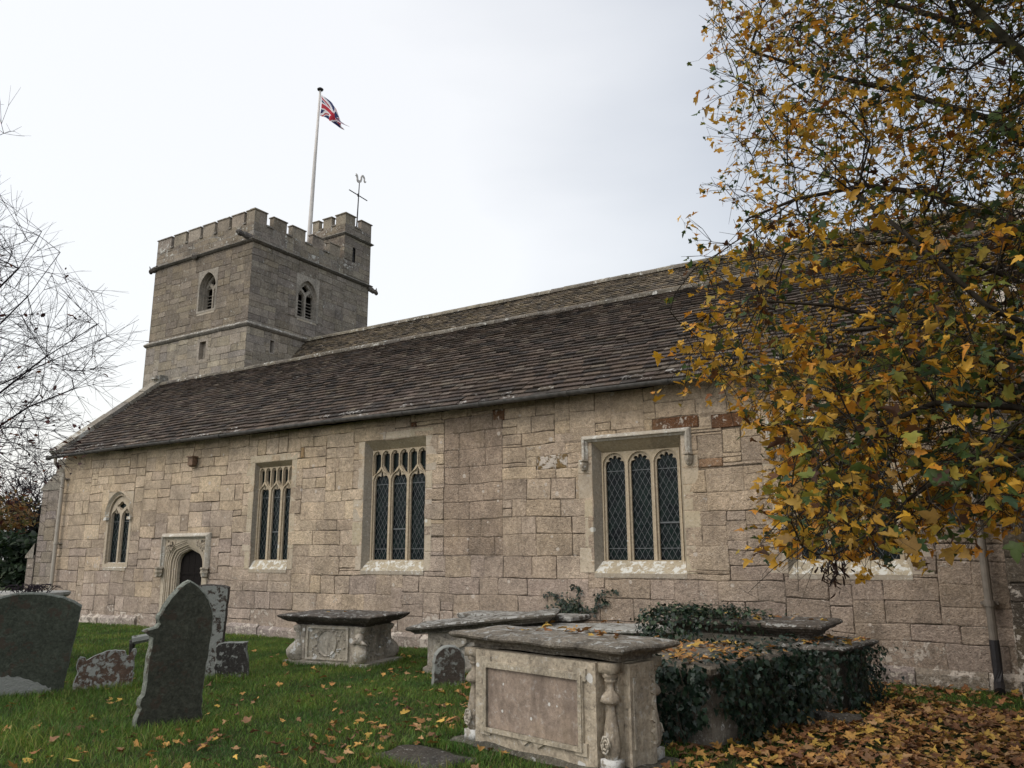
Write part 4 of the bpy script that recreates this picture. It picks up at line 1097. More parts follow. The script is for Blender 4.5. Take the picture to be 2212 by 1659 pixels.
mb.add([(-.55, -.004, .26), (.55, -.004, .26), (.55, -.004, .735), (-.55, -.004, .735)], [(0, 1, 2, 3)], (.285, .222, .172, .12)); mb.build('inscription_panel', M['panel'], A)
for sx, sy in ((-1, -1), (1, -1), (-1, 1), (1, 1)):
    mb = MB(); cx, cy = sx*.815, sy*.285
    mb.box(cx-.075, cx+.075, cy-.06, cy+.06, .12, .20, (.36, .33, .27, .5))
    mb.lathe([(r_*.84, z_) for r_, z_ in [(.055, .20), (.075, .225), (.085, .27), (.08, .33), (.068, .40), (.055, .46), (.04, .53), (.035, .57), (.07, .585), (.098, .60), (.085, .635), (.06, .66), (.035, .68), (.03, .72), (.05, .735), (.058, .75), (.045, .757), (.068, .77), (.075, .80), (.062, .805), (.08, .82), (.08, .866)]], cx, cy, 22, (.29, .245, .185, .2), flute=.10, nf=8)
    mb.box(cx-.075, cx+.075, cy-.065, cy+.065, .80, .872, (.30, .255, .19, .2))
    # scroll volute at the foot, facing out
    for k in range(15):
        t = k/14*2.2*math.pi*2; rr = .062*(1-k/18)
        x, zz = cx+rr*math.cos(t)*.8, .30+rr*math.sin(t)*1.25
        if k: mb.bar(pv, (x, cy+sy*.088, zz), .009, 6, None, (.38, .34, .27, .3))
        pv = (x, cy+sy*.088, zz)
    mb.build('corner_baluster', M['tomb'], A, smooth=True)
for sx in (-1, 1):
    mb = MB(lambda u, d, v: (sx*(.93+d), u, v)); pts = []
    for k in range(24):
        v = .26+.5*k/23; pts.append((-.12-.018*math.sin(k*1.3)-.012*math.sin(k*2.9), v))
    mb.plate([[(-.155, .26), *pts[:: 1], (-.155, .76)]], 0.0, .022, (.40, .35, .27, .3), back=True); mb.build('end_carving', M['tomb'], A); mb = MB(lambda u, d, v: (sx*(.93+d), u, v)); mb.plate([[(.155, .26), *[(-a, b) for a, b in pts], (.155, .76)]], 0.0, .022, (.40, .35, .27, .3), back=True)
    mb.build('end_carving', M['tomb'], A)
# --- B: carved bombe tomb
B = tomb('chest_tomb', 'chest tomb with dark flaring top, oval front panel, cherub head and bulging carved ends', -9.46, 9.96, 9)
KEEP.append((-9.46, 9.96, R(9), .82, .52))
slab(B, .88, .60, .60, [(.24, 0), (.22, .02), (.20, .04), (.12, .06), (.06, .09), (.03, .115), (.0, .135), (-.01, .155), (.0, .165), (.03, .175)], (.10, .085, .07, .25), amp=.014, seed=11, dome=.01)
body(B, .80, .53, -.1, .06, (.30, .27, .22, .3), amp=.012, seed=5, name='plinth')
G1 = (.33, .295, .235, .12); mb = MB()
mb.box(-.58, .58, -.44, .44, .05, .605, G1); mb.box(-.62, .62, -.36, .36, .05, .605, sc(G1, .9)[:3]+(.1,))
mb.build('chest', M['tomb'], B)
fr = lambda u, d, v: (u, -.44+d, v); mb = MB(fr)
mb.plate([[(-.40, .09), (.40, .09), (.40, .585), (-.40, .585)], [(-.365, .115), (.365, .115), (.365, .56), (-.365, .56)]], -.03, 0, (.38, .34, .27, .2))
for s_ in (-1, 1): mb.plate([[(s_*.44, .10), (s_*.54, .10), (s_*.54, .58), (s_*.44, .58)]], -.012, 0, (.36, .32, .26, .1))
mb.build('panel_frame', M['tomb'], B)
mb = MB(fr); el = [(.19*math.cos(t), .34+.205*math.sin(t)) for t in [2*math.pi*k/36 for k in range(36)]]; ei = [(a*.9, .34+(b-.34)*.9) for a, b in el]; em_ = [(a*.95, .34+(b-.34)*.95) for a, b in el]
mb.loft([[(a, 0, b) for a, b in el], [(a, -.03, b) for a, b in em_], [(a, -.012, b) for a, b in ei]], (.345, .31, .255, .1), cols=[(.37, .33, .27, .3)]*2+[(.335, .305, .25, .0)])
mb.build('oval_cartouche', M['tomb'], B)
mb = MB(fr)
for k in range(70):      # wreath and scrollwork round the oval
    t = rng.uniform(0, 2*math.pi); rr = rng.uniform(1.08, 1.28) if k < 45 else rng.uniform(1.3, 1.75)
    x, zz = .19*rr*math.cos(t), .34+.205*rr*math.sin(t)
    if abs(x) > .35 or not .12 < zz < .55: continue
    q = rng.uniform(.012, .026); mb.lathe([(.003, -q*.2), (q, 0), (q*.7, q*.6), (.003, q)], 0, 0, 6) if False else mb.bar((x, 0, zz), (x+rng.uniform(-.02, .02), -.028, zz+rng.uniform(-.02, .02)), q, 6, q*.4, (.38, .345, .285, rng.uniform(0, .5)))
mb.build('wreath_carving', M['tomb'], B)
for sx, sy in ((-1, -1), (1, -1), (-1, 1), (1, 1)):   # bulging corner consoles
    mb = MB(); rings = []
    for zz, o_, wd in ((.05, .10, .07), (.09, .17, .09), (.15, .22, .11), (.22, .215, .115), (.29, .16, .10), (.35, .10, .085), (.42, .07, .075), (.49, .075, .08), (.53, .11, .09), (.58, .12, .09), (.60, .08, .08)):
        c = Vector((sx*.56, sy*.40, 0)); d = Vector((sx, sy*.55, 0)).normalized(); s2 = Vector((-d.y, d.x, 0))
        rings.append([tuple(c + d*o_*math.cos(a)*(1 if math.cos(a) > 0 else .4) + s2*wd*math.sin(a) + Vector((0, 0, zz)) + d*.02*noise.noise(Vector((zz*16, a*2, sx*3+sy)))) for a in [2*math.pi*k/14 for k in range(14)]])
    mb.loft(rings, (.33, .295, .235, .3)); mb.build('corner_console', M['tomb'], B, smooth=True)
mb = MB(); c = (.60, -.52)       # cherub head on the corner
mb.lathe([(.01, .34), (.04, .35), (.062, .38), (.07, .42), (.068, .46), (.05, .495), (.02, .51)], c[0]+.02, c[1]+.03, 14, (.37, .33, .27, .2))
mb.bar((.62, -.565, .42), (.625, -.58, .405), .012, 6, None, (.36, .32, .26, .1))
for s_ in (-.028, .022): mb.bar((.62+s_, -.545, .44), (.62+s_, -.556, .44), .010, 6, None, (.12, .1, .08, 0))
for s_ in (-1, 1): mb.bar((.62+s_*.06, -.52, .38), (.62+s_*.15, -.49, .34), .035, 7, .01, (.36, .32, .26, .2))
mb.build('cherub_head', M['tomb'], B, smooth=True)
mb = MB(lambda u, d, v: (.62+d, u, v))
for k in range(60):
    y, zz = rng.uniform(-.33, .33), rng.uniform(.10, .55)
    if (y/.14)**2+((zz-.36)/.13)**2 < 1: continue
    q = rng.uniform(.015, .03); mb.bar((y, 0, zz), (y+rng.uniform(-.03, .03), .03, zz+rng.uniform(-.03, .03)), q, 6, q*.4, (.28, .255, .21, .2))
mb.build('end_carving', M['tomb'], B)
# --- C: draped tomb with tilted slab
C_ = tomb('chest_tomb', 'chest tomb with carved draped swag and round panel under a tilted overhanging slab', -7.12, 10.55, 24)
KEEP.append((-7.12, 10.55, R(24), .95, .5))
mb = MB(); mb.box(-.78, .78, -.36, .36, -.1, .60, (.31, .275, .22, .12)); mb.box(-.84, .84, -.40, .40, -.1, .08, (.28, .25, .2, .3)); mb.build('chest', M['tomb'], C_)
so_ = slab(C_, 1.13, .52, .0, OG, (.15, .135, .11, .4), amp=.012, seed=21); so_.location = (0.05, -.02, .655); so_.rotation_euler = (0, R(-5.5), 0)
fr = lambda u, d, v: (u, -.36+d, v); mb = MB(fr)
el = [(-.15+.30*math.cos(t), .27+.25*math.sin(t)) for t in [2*math.pi*k/30 for k in range(30)]]; ei = [(-.15+(a+.15)*.86, .27+(b-.27)*.86) for a, b in el]
mb.loft([[(a, 0, b) for a, b in el], [(-.15+(a+.15)*.94, -.03, .27+(b-.27)*.94) for a, b in el], [(a, -.02, b) for a, b in ei]], (.36, .33, .28, .0)); mb.build('round_panel', M['tomb'], C_)
mb = MB(fr)
for k in range(7):      # cloth folds gathered to a knot
    o_ = k*.016; pts = [(-.70+o_*.4, -.03, .10+o_), (-.66+o_, -.04, .40+o_*.4), (-.58, -.045, .52-o_*.8), (-.40, -.055, .455-o_*1.2), (-.22, -.05, .50-o_), (-.10, -.05, .56-o_*.3)]
    mb.tube(pts, .014, 6, (.37, .335, .27, .15))
    pts = [(-.06, -.05, .56-o_*.3), (.06, -.05, .50-o_), (.25, -.055, .455-o_*1.2), (.42, -.045, .52-o_*.8)]
    mb.tube(pts, .014, 6, (.37, .335, .27, .15))
mb.bar((-.08, 0, .56), (-.08, -.08, .56), .05, 8, .03, (.37, .33, .27, .2))
for s_ in (.5, .62):
    for k in range(10):
        t = k/9*4*math.pi; rr = .07*(1-k/12); q = (s_+rr*math.cos(t)*.7, -.03, .2+rr*math.sin(t))
        if k: mb.bar(pv, q, .014, 6, None, (.36, .32, .26, .2))
        pv = q
mb.build('drapery_carving', M['tomb'], C_)
# --- D: low slab behind C against the wall; F: long slab between
D_ = tomb('chest_tomb', 'long low tomb close to the church wall behind the draped tomb, thin lichened edge', -7.0, 11.55, 0)
body(D_, .98, .28, -.1, .66, (.22, .2, .165, .2), name='chest'); slab(D_, 1.08, .36, .655, [(.06, 0), (.03, .03), (0, .05), (0, .09), (.02, .11)], (.19, .17, .14, .45), seed=31)
KEEP.append((-7.0, 11.55, 0, 1, .35))
F_ = tomb('chest_tomb', 'low tomb with pale lichened ledge behind the big foreground tomb, its right end under ivy', -5.0, 10.75, 8, tilt=(0, R(-1.5)))
body(F_, 1.15, .38, -.1, .60, (.24, .20, .155, .2), name='chest'); slab(F_, 1.30, .48, .60, [(.08, 0), (.05, .02), (.02, .04), (0, .055), (0, .085), (.03, .10)], (.25, .225, .18, .5), seed=33)
KEEP.append((-5.0, 10.75, R(8), 1.2, .42))
# --- E1, E2, E3
E1 = tomb('chest_tomb', 'low chest tomb smothered in dark ivy right behind the foreground tomb, leaves on its top', -2.90, 8.34, -15, z=-.05)
KEEP.append((-2.90, 8.34, R(-15), .66, .84))
body(E1, .60, .76, -.1, .66, (.17, .15, .12, .2), name='chest', amp=.02, seed=8); slab(E1, .69, .86, .64, [(.05, 0), (.02, .03), (0, .05), (0, .10), (.03, .12)], (.17, .145, .11, .1), seed=35, amp=.02)
E2 = tomb('chest_tomb', 'tall chest tomb with deep moulded slab, ivy trailing over its left half', -3.0, 10.50, -2, z=-.03)
KEEP.append((-2.95, 10.55, R(-2), .9, .45))
slab(E2, 1.04, .56, .76, [(.19, 0), (.18, .03), (.14, .05), (.12, .075), (.06, .09), (.05, .11), (0, .125), (-.005, .15), (.01, .17), (.04, .18)], (.12, .10, .08, .25), seed=37)
body(E2, .84, .38, -.1, .765, (.30, .27, .215, .1), name='chest', amp=.008)
mb = MB(lambda u, d, v: (u, -.38+d, v)); mb.plate([[(-.60, .2), (.36, .2), (.36, .70), (-.60, .70)], [(-.56, .25), (.32, .25), (.32, .66), (-.56, .66)]], -.035, 0, (.33, .30, .24, .2))
for u in (.46, .64):
    for k in range(12):
        t = k/11*4*math.pi; rr = .075*(1-k/15); q = (u+rr*math.cos(t), -.03, .62+rr*math.sin(t)*.8)
        if k: mb.bar(pv, q, .016, 6, None, (.33, .3, .24, .2))
        pv = q
    mb.bar((u, -.01, .15), (u, -.01, .55), .04, 8, .05, (.30, .27, .21, .2))
mb.build('panel_frame', M['tomb'], E2)
E3 = tomb('chest_tomb', 'small ivy-clad tomb at the right end of the row with a curled slab corner', -2.06, 10.25, -10)
KEEP.append((-2.06, 10.25, R(-10), .45, .6))
body(E3, .34, .46, -.1, .60, (.10, .09, .075, .1), name='chest', amp=.02); slab(E3, .46, .58, .60, [(.09, 0), (.06, .02), (.02, .05), (0, .07), (0, .09), (.03, .105)], (.13, .115, .095, .3), seed=41, amp=.02)
# tomb at the far left edge, behind the big headstone
T7 = tomb('chest_tomb', 'tomb at the left edge of the photo behind the big green headstone', -14.3, 6.85, 35, z=-.10)
KEEP.append((-14.2, 7.0, R(35), .8, .5))
body(T7, .80, .42, -.1, 1.12, (.25, .21, .165, .2), name='chest'); slab(T7, .95, .56, 1.12, [(.08, 0), (.02, .03), (0, .06), (0, .10), (.03, .12)], (.27, .28, .24, .6), seed=51)

def headstone(label, cx, cy, phi, wdt, thick, outline, col, mat, lean=(0, 0), rough=.006, name='headstone', chip=None, z=None, group='old headstones in the churchyard grass'):
    """outline: normalised (u in -.5..1/2 of width, v metres) from bottom right over the top to bottom left"""
    t = thing(name, label, 'headstone', (cx, cy, gh(cx, cy) if z is None else z), R(phi), group, local=True, tilt=lean)
    KEEP.append((cx, cy, R(phi), wdt/2, thick/2+.02))
    pts = []
    for i in range(len(outline)):
        a, b = outline[i], outline[(i+1) % len(outline)]
        L = math.hypot((b[0]-a[0])*wdt, b[1]-a[1]); n = max(1, int(L/.035))
        for k in range(n):
            q = k/n; u, v = (a[0]+(b[0]-a[0])*q)*wdt, a[1]+(b[1]-a[1])*q
            nn = noise.noise(Vector((u*9+cx, v*9, 2)))*rough*1.6 + noise.noise(Vector((u*30+cx, v*30, 5)))*rough
            pts.append((u+nn, v+nn*.8))
    cu = sum(p[0] for p in pts)/len(pts); cv = sum(p[1] for p in pts)/len(pts)
    def ins(k): return [(cu+(a-cu)*(1-k/wdt*2), cv+(b-cv)*(1-k/max(.3, cv)*.9)) for a, b in pts]
    h = thick/2; P1 = pts; P2 = ins(.012)
    rings = [[(a, -h, b) for a, b in P2], [(a, -h+.012, b) for a, b in P1], [(a, h-.012, b) for a, b in P1], [(a, h, b) for a, b in P2]]
    mb = MB(); n = len(P1)
    p = [q for r_ in rings for q in r_]; fs = []; cs = []
    for i in range(3):
        for k in range(n): fs.append((i*n+k, i*n+(k+1) % n, (i+1)*n+(k+1) % n, (i+1)*n+k)); cs.append((*sc(col[1], 1)[:3], col[1][3]))
    # faces as grid so colour can follow height
    tri = tessellate_polygon([[Vector((a, b, 0)) for a, b in P2]])
    for t3 in tri:
        fs.append(tuple(t3)); cs.append(col[0]); fs.append(tuple(3*n+k for k in reversed(t3))); cs.append(col[0])
    mb.add(p, fs, col[0], cs)
    o = mb.build('stone', mat, t)
    return t
def arc(u0, v0, u1, v1, rise, n=8):
    return [(u0+(u1-u0)*i/n, v0+(v1-v0)*i/n + rise*4*(i/n)*(1-i/n)) for i in range(n+1)]
DG = (.052, .058, .043, .10); DGE = (.13, .14, .12, .2)
h1 = headstone('broad dark green headstone with gently curved top at the left edge of the grass', -10.84, 5.60, 60, 1.0, .12,
    [(.5, -.15)] + arc(.5, 1.16, -.5, 1.16, .12) + [(-.5, -.15)], (DG, DGE), M['grave'], lean=(R(4), R(6.5)))
mb = MB(); pts = [(-.44, -.02)]
for k in range(25):
    u = -.44+.8*k/24; pts.append((u, .14+.11*math.sin(math.pi*min(1, (k+3)/26))+.03*noise.noise(Vector((k*.6, 0, 0)))+rng.uniform(-.012, .012)))
pts.append((.38, -.02)); mb.plate([pts], -.066, -.0615, (.30, .31, .32, .6)); mb.build('lichen_crust', M['gravel'], h1)
h2 = headstone('small squat brown headstone with lumpy lichened top and a knob at its right shoulder', -10.33, 6.42, 56, .68, .16,
    [(.5, -.1), (.49, .40), (.50, .47), (.46, .51), (.41, .50), (.38, .43), (.34, .43), (.28, .48), (.12, .50), (-.05, .475), (-.2, .44), (-.33, .38), (-.38, .36), (-.41, .40), (-.46, .42), (-.5, .38), (-.5, -.1)],
    ((.085, .055, .038, .30), (.30, .30, .265, .45)), M['gravel'], lean=(R(-6), R(3)), rough=.014)
h3 = headstone('tall dark pointed headstone with scrolled shoulders, nearest of the left group', -7.66, 5.50, 74, .66, .11,
    [(.5, -.15), (.51, .10), (.48, .18), (.49, .24), (.465, .30), (.475, .90), (.475, 1.05), (.46, 1.13), (.42, 1.21), (.35, 1.29), (.26, 1.36), (.16, 1.42), (.07, 1.465), (0, 1.485), (-.07, 1.46), (-.16, 1.40), (-.26, 1.31), (-.34, 1.21)] + [(-.37, 1.15), (-.41, 1.12), (-.42, 1.08), (-.38, 1.04), (-.42, 1.0), (-.50, .985), (-.56, .975), (-.60, .955), (-.52, .93), (-.46, .90), (-.455, .33), (-.49, .30), (-.50, .24), (-.47, .20), (-.515, .10), (-.5, -.15)],
    ((.054, .055, .041, .10), (.17, .18, .15, .25)), M['grave'], lean=(R(2), R(3.5)), rough=.005)
h4 = headstone('tall headstone crusted with grey lichen standing behind the pointed one', -9.90, 7.60, 42, .50, .13,
    [(.5, -.1)] + arc(.5, 1.27, -.5, 1.27, .035) + [(-.5, -.1)], ((.055, .042, .033, .45), (.05, .042, .035, .10)), M['gravel'], lean=(R(2), R(2.5)), rough=.006)
h5 = headstone('short black stone block with a flat top beside the tall lichened headstone', -9.60, 7.86, 45, .44, .16,
    [(.56, -.1), (.52, .2), (.44, .49), (.0, .50), (-.40, .50), (-.47, .46), (-.5, .2), (-.5, -.1)], ((.035, .032, .028, .16), (.06, .055, .047, .4)), M['gravel'], lean=(R(0), R(0)), rough=.01)
h6 = headstone('little round-topped headstone with white lichen cap between the tombs', -6.60, 8.95, 48, .43, .13,
    [(.5, -.1), (.5, .33), (.44, .42), (.33, .49), (.18, .525), (0, .53), (-.2, .52), (-.36, .47), (-.44, .42), (-.45, .38), (-.5, .32), (-.5, -.1)], ((.075, .06, .048, .22), (.25, .24, .215, .5)), M['gravel'], lean=(R(3), R(1)), rough=.008)
# broken dark grave ornament and small metal plate behind the pointed stone
gm = thing('broken_cross', 'low dark broken stone cross in grass near the church wall behind the headstones', 'grave cross', (-12.75, 8.75, 0), R(50), local=True)
gm.scale = (1.25, 1.25, 1.25)
KEEP.append((-11.95, 8.15, 0, .2, .15))
mb = MB()
mb.bar((0, 0, -.05), (.03, 0, .42), .06, 7, .05, (.07, .065, .055, .3)); mb.bar((-.26, 0, .24), (.30, .02, .33), .06, 7, .045, (.07, .065, .055, .5)); mb.bar((-.25, 0, .24), (-.27, .02, .05), .05, 6, .02, (.05, .045, .04, .1)); mb.box(.02, .13, -.04, .05, .38, .56, (.03, .03, .03, 0))
mb.build('shaft', M['gravel'], gm)
def flat_stone(label, cx, cy, rot, hx, hy, h, name='ledger_stone'):
    global RECT
    RECT = (hx, hy); mb = MB(); rings = [rect_ring(hx, hy, -.06, amp=.05, seed=cx), rect_ring(hx, hy, h, amp=.05, seed=cx), rect_ring(hx-.05, hy-.05, h+.025, amp=.05, seed=cx), rect_ring(hx*.4, hy*.4, h+.03, amp=.02)]
    z = gh(cx, cy)
    c, s_ = math.cos(R(rot)), math.sin(R(rot)); KEEP.append((cx, cy, R(rot), hx, hy))
    mb.loft([[(cx+c*x-s_*y, cy+s_*x+c*y, z+q) for x, y, q in r_] for r_ in rings], (.055, .05, .042, .05))
    o = mb.build(name, M['slab'], None); tag(o, label, 'stone slab', None); return o
flat_stone('flat grey slab sunk in grass at the left foot of the foreground tomb', -4.55, 5.85, -12, .42, .30, .0)
flat_stone('small dark slab among fallen leaves right of the ivy tombs', -1.72, 9.15, 20, .22, .13, .06)

# ================================================================== LEAVES, GRASS, IVY
MAPLE = np.array([(0, 0), (.20, -.06), (.36, -.02), (.30, .12), (.50, .26), (.58, .46), (.40, .44), (.24, .46), (.26, .62), (.16, .80), (0, 1.0),
                  (-.16, .80), (-.26, .62), (-.24, .46), (-.40, .44), (-.58, .46), (-.50, .26), (-.30, .12), (-.36, -.02), (-.20, -.06)])
IVYL = np.array([(0, 0), (.26, -.08), (.44, .08), (.34, .26), (.42, .48), (.18, .52), (0, .95), (-.18, .52), (-.42, .48), (-.34, .26), (-.44, .08), (-.26, -.08)])
def leaf_mesh(name, pos, nrm, spin, size, cols, mat, parent=None, shape=MAPLE, curl=.25, center=(0, .3), seed=0, droop=.25):
    """batch of lobed leaves: pos (N,3), nrm (N,3) leaf normals, spin angle, size"""
    r_ = np.random.default_rng(seed); N = len(pos); K = len(shape)
    nrm = nrm/np.linalg.norm(nrm, axis=1, keepdims=True)
    ref = np.tile([0., 0, 1], (N, 1)); ref[np.abs(nrm[:, 2]) > .95] = (1, 0, 0)
    a = np.cross(ref, nrm); a /= np.linalg.norm(a, axis=1, keepdims=True); b = np.cross(nrm, a)
    cs, sn = np.cos(spin)[:, None], np.sin(spin)[:, None]
    X = a*cs+b*sn; Y = -a*sn+b*cs
    pts = np.concatenate([shape, [center]]); fold = r_.uniform(-.3, 1, (N, 1))*curl; dr = r_.uniform(-.3, 1, (N, 1))*droop
    asp = r_.uniform(.55, 1.12, (N, 1)); skew = r_.uniform(-.15, .15, (N, 1))
    u = pts[None, :, 0]*asp; v = pts[None, :, 1]+0*u; u = u+skew*v*v
    h = fold*np.abs(pts[None, :, 0])*1.1 - dr*v*v + r_.uniform(-.04, .04, (N, K+1))
    co = pos[:, None, :] + size[:, None, None]*(u[:, :, None]*X[:, None, :] + v[:, :, None]*Y[:, None, :] + h[:, :, None]*nrm[:, None, :])
    base = (np.arange(N)*(K+1))[:, None, None]
    tri = np.array([(K, i, (i+1) % K) for i in range(K)])[None]
    fl = (base+tri).reshape(-1)
    return raw_mesh(name, co.reshape(-1, 3), fl, 3, mat, np.repeat(cols, K, axis=0), parent)
def pick(pal, n, r_, jit=.2):
    pal = np.array(pal); c = pal[r_.integers(0, len(pal), n)]*r_.uniform(1-jit, 1+jit, (n, 1)); return c
FALL = [(.36, .19, .055), (.30, .145, .045), (.40, .22, .06), (.25, .11, .04), (.19, .085, .035), (.13, .06, .03), (.34, .20, .09), (.22, .12, .06), (.46, .29, .06)]
# --- fallen leaves: carpet under the maple, thinning over the grass to the left
r_ = np.random.default_rng(11)
def dens(x, y):
    d = 1/(1+np.exp(-(x+2.35-.10*(y-8))/.30))            # carpet to the right of the tombs
    d = np.maximum(d, .10*np.exp(-((x+4.9)/1.7)**2-((y-6.6)/1.6)**2)*1.4)
    d = np.maximum(d, .045*np.exp(-((x+5.5)/4)**2))
    d = np.maximum(d, .008+0*x)
    return d*np.where((y > 10.6) & (x > -1.6), .35, 1)
n = 60000; x = r_.uniform(-12, 3.6, n); y = r_.uniform(2.0, 12.05, n)
cl_ = np.array([noise.noise(Vector((a*1.1, b*1.1, 0)))+.6*noise.noise(Vector((a*3.5, b*3.5, 4))) for a, b in zip(x, y)])
d = dens(x, y)*np.clip(1+cl_*1.0, .1, 2)
m_ = (r_.random(n) < d*.85) & ~inside_keep(x, y, -.03)
x, y = x[m_], y[m_]; n = len(x)
z = gh_arr(x, y)+r_.uniform(.015, .05, n)
nr3 = np.stack([r_.normal(0, .33, n), r_.normal(0, .33, n), np.ones(n)], 1)
o = leaf_mesh('fallen_leaves', np.stack([x, y, z], 1), nr3, r_.uniform(0, 6.28, n), r_.uniform(.055, .11, n), pick(FALL, n, r_, .3), M['fallen'], curl=.55, seed=2, droop=.5)
tag(o, kind='stuff')
# leaves lying on tops
def top_leaves(cx, cy, rot, hx, hy, z, n, seed):
    q = np.random.default_rng(seed); u = q.uniform(-hx, hx, n); v = q.uniform(-hy, hy, n); c, s_ = math.cos(R(rot)), math.sin(R(rot))
    return np.stack([cx+c*u-s_*v, cy+s_*u+c*v, np.full(n, z)+q.uniform(.0, .02, n)], 1)
tp = np.concatenate([top_leaves(-2.90, 8.34, -15, .64, .8, .725, 150, 1), top_leaves(-3.4, 6.62, -12.5, .75, .28, 1.03, 22, 2), top_leaves(-2.95, 10.6, 0, .95, .42, .92, 26, 3),
                     top_leaves(-2.06, 10.25, -10, .42, .5, .715, 40, 4), top_leaves(-5.0, 10.75, 8, 1.1, .4, .72, 8, 5), top_leaves(-9.4, 9.9, 9, .7, .4, .79, 2, 6)])
q = np.random.default_rng(5); n = len(tp)
o = leaf_mesh('fallen_leaves', tp, np.stack([q.normal(0, .3, n), q.normal(0, .3, n), np.ones(n)], 1), q.uniform(0, 6.28, n), q.uniform(.06, .11, n), pick(FALL[:4]+[(.46, .29, .06)], n, q), M['fallen'], curl=.5, seed=9)
tag(o, kind='stuff')
# --- grass blades
def blades(name, n, x0, x1, y0, y1, hmin, hmax, seed, keepf=None, wdt=.0032):
    q = np.random.default_rng(seed); x = q.uniform(x0, x1, n); y = q.uniform(y0, y1, n)
    dd = dens(x, y)
    cl_ = np.array([noise.noise(Vector((a*1.3, b*1.3, 6))) for a, b in zip(x[::1], y[::1])])
    m_ = (q.random(n) > dd*1.0) & ~inside_keep(x, y, -.01)
    if keepf is not None: m_ &= keepf(x, y, q)
    x, y, cl_ = x[m_], y[m_], cl_[m_]; n = len(x)
    z = gh_arr(x, y)-.005; h = q.uniform(hmin, hmax, n)*(1+.5*cl_); a = q.uniform(0, 6.28, n); w_ = wdt*q.uniform(.7, 1.5, n)
    lx, ly = q.normal(0, .55, n)*h, q.normal(0, .55, n)*h
    c, s_ = np.cos(a)*w_, np.sin(a)*w_
    P = np.stack([np.stack([x-c, y-s_, z], 1), np.stack([x+c, y+s_, z], 1), np.stack([x+lx*.35+c*.7, y+ly*.35+s_*.7, z+h*.6], 1), np.stack([x+lx*.35-c*.7, y+ly*.35-s_*.7, z+h*.6], 1), np.stack([x+lx, y+ly, z+h*.95], 1)], 1)
    b = (np.arange(n)*5)[:, None]
    fl = (b+np.array([[0, 1, 2, 0, 2, 3, 3, 2, 4]])).ravel()
    col = pick([(.098, .185, .026), (.078, .160, .024), (.120, .190, .032), (.07, .125, .028), (.16, .175, .045)], n, q, .3)*(1+.4*cl_[:, None]*np.array([1.6, 1, .6]))
    br = q.random(n) < .05; col[br] = (.14, .11, .05)
    return raw_mesh(name, P.reshape(-1, 3), fl, 3, M['grass'], np.repeat(col, 3, axis=0))
o = blades('grass', 90000, -23, -13.5, 3.0, 12.1, .03, .07, 20, None, .005); tag(o, kind='stuff')
o = blades('grass', 330000, -13.5, 1.5, 3.0, 12.1, .03, .065, 21); tag(o, kind='stuff')
tuft = [(-10.7, 5.3, .5), (-10.2, 6.2, .4), (-8.2, 5.0, .5), (-7.5, 5.7, .35), (-9.6, 7.5, .4), (-9.3, 5.4, .6), (-8.8, 4.6, .7), (-7.3, 5.1, .4), (-6.5, 8.7, .25), (-8.4, 4.2, .6)]
def tf(x, y, q):
    p = np.zeros(len(x))
    for a, b, s_ in tuft: p = np.maximum(p, np.exp(-((x-a)**2+(y-b)**2)/(s_*s_)*1.2))
    return q.random(len(x)) < p
o = blades('long_grass', 50000, -12.2, -5.5, 3.2, 9.3, .06, .13, 22, tf, .0032); tag(o, kind='stuff')
def rim(x, y, q):   # unmown rim along the foot of every stone
    return inside_keep(x, y, .11) & ~inside_keep(x, y, 0) & (x < -3.9)
o = blades('long_grass', 160000, -12.5, -3.5, 4.5, 11.6, .05, .12, 23, rim, .0035); tag(o, kind='stuff')

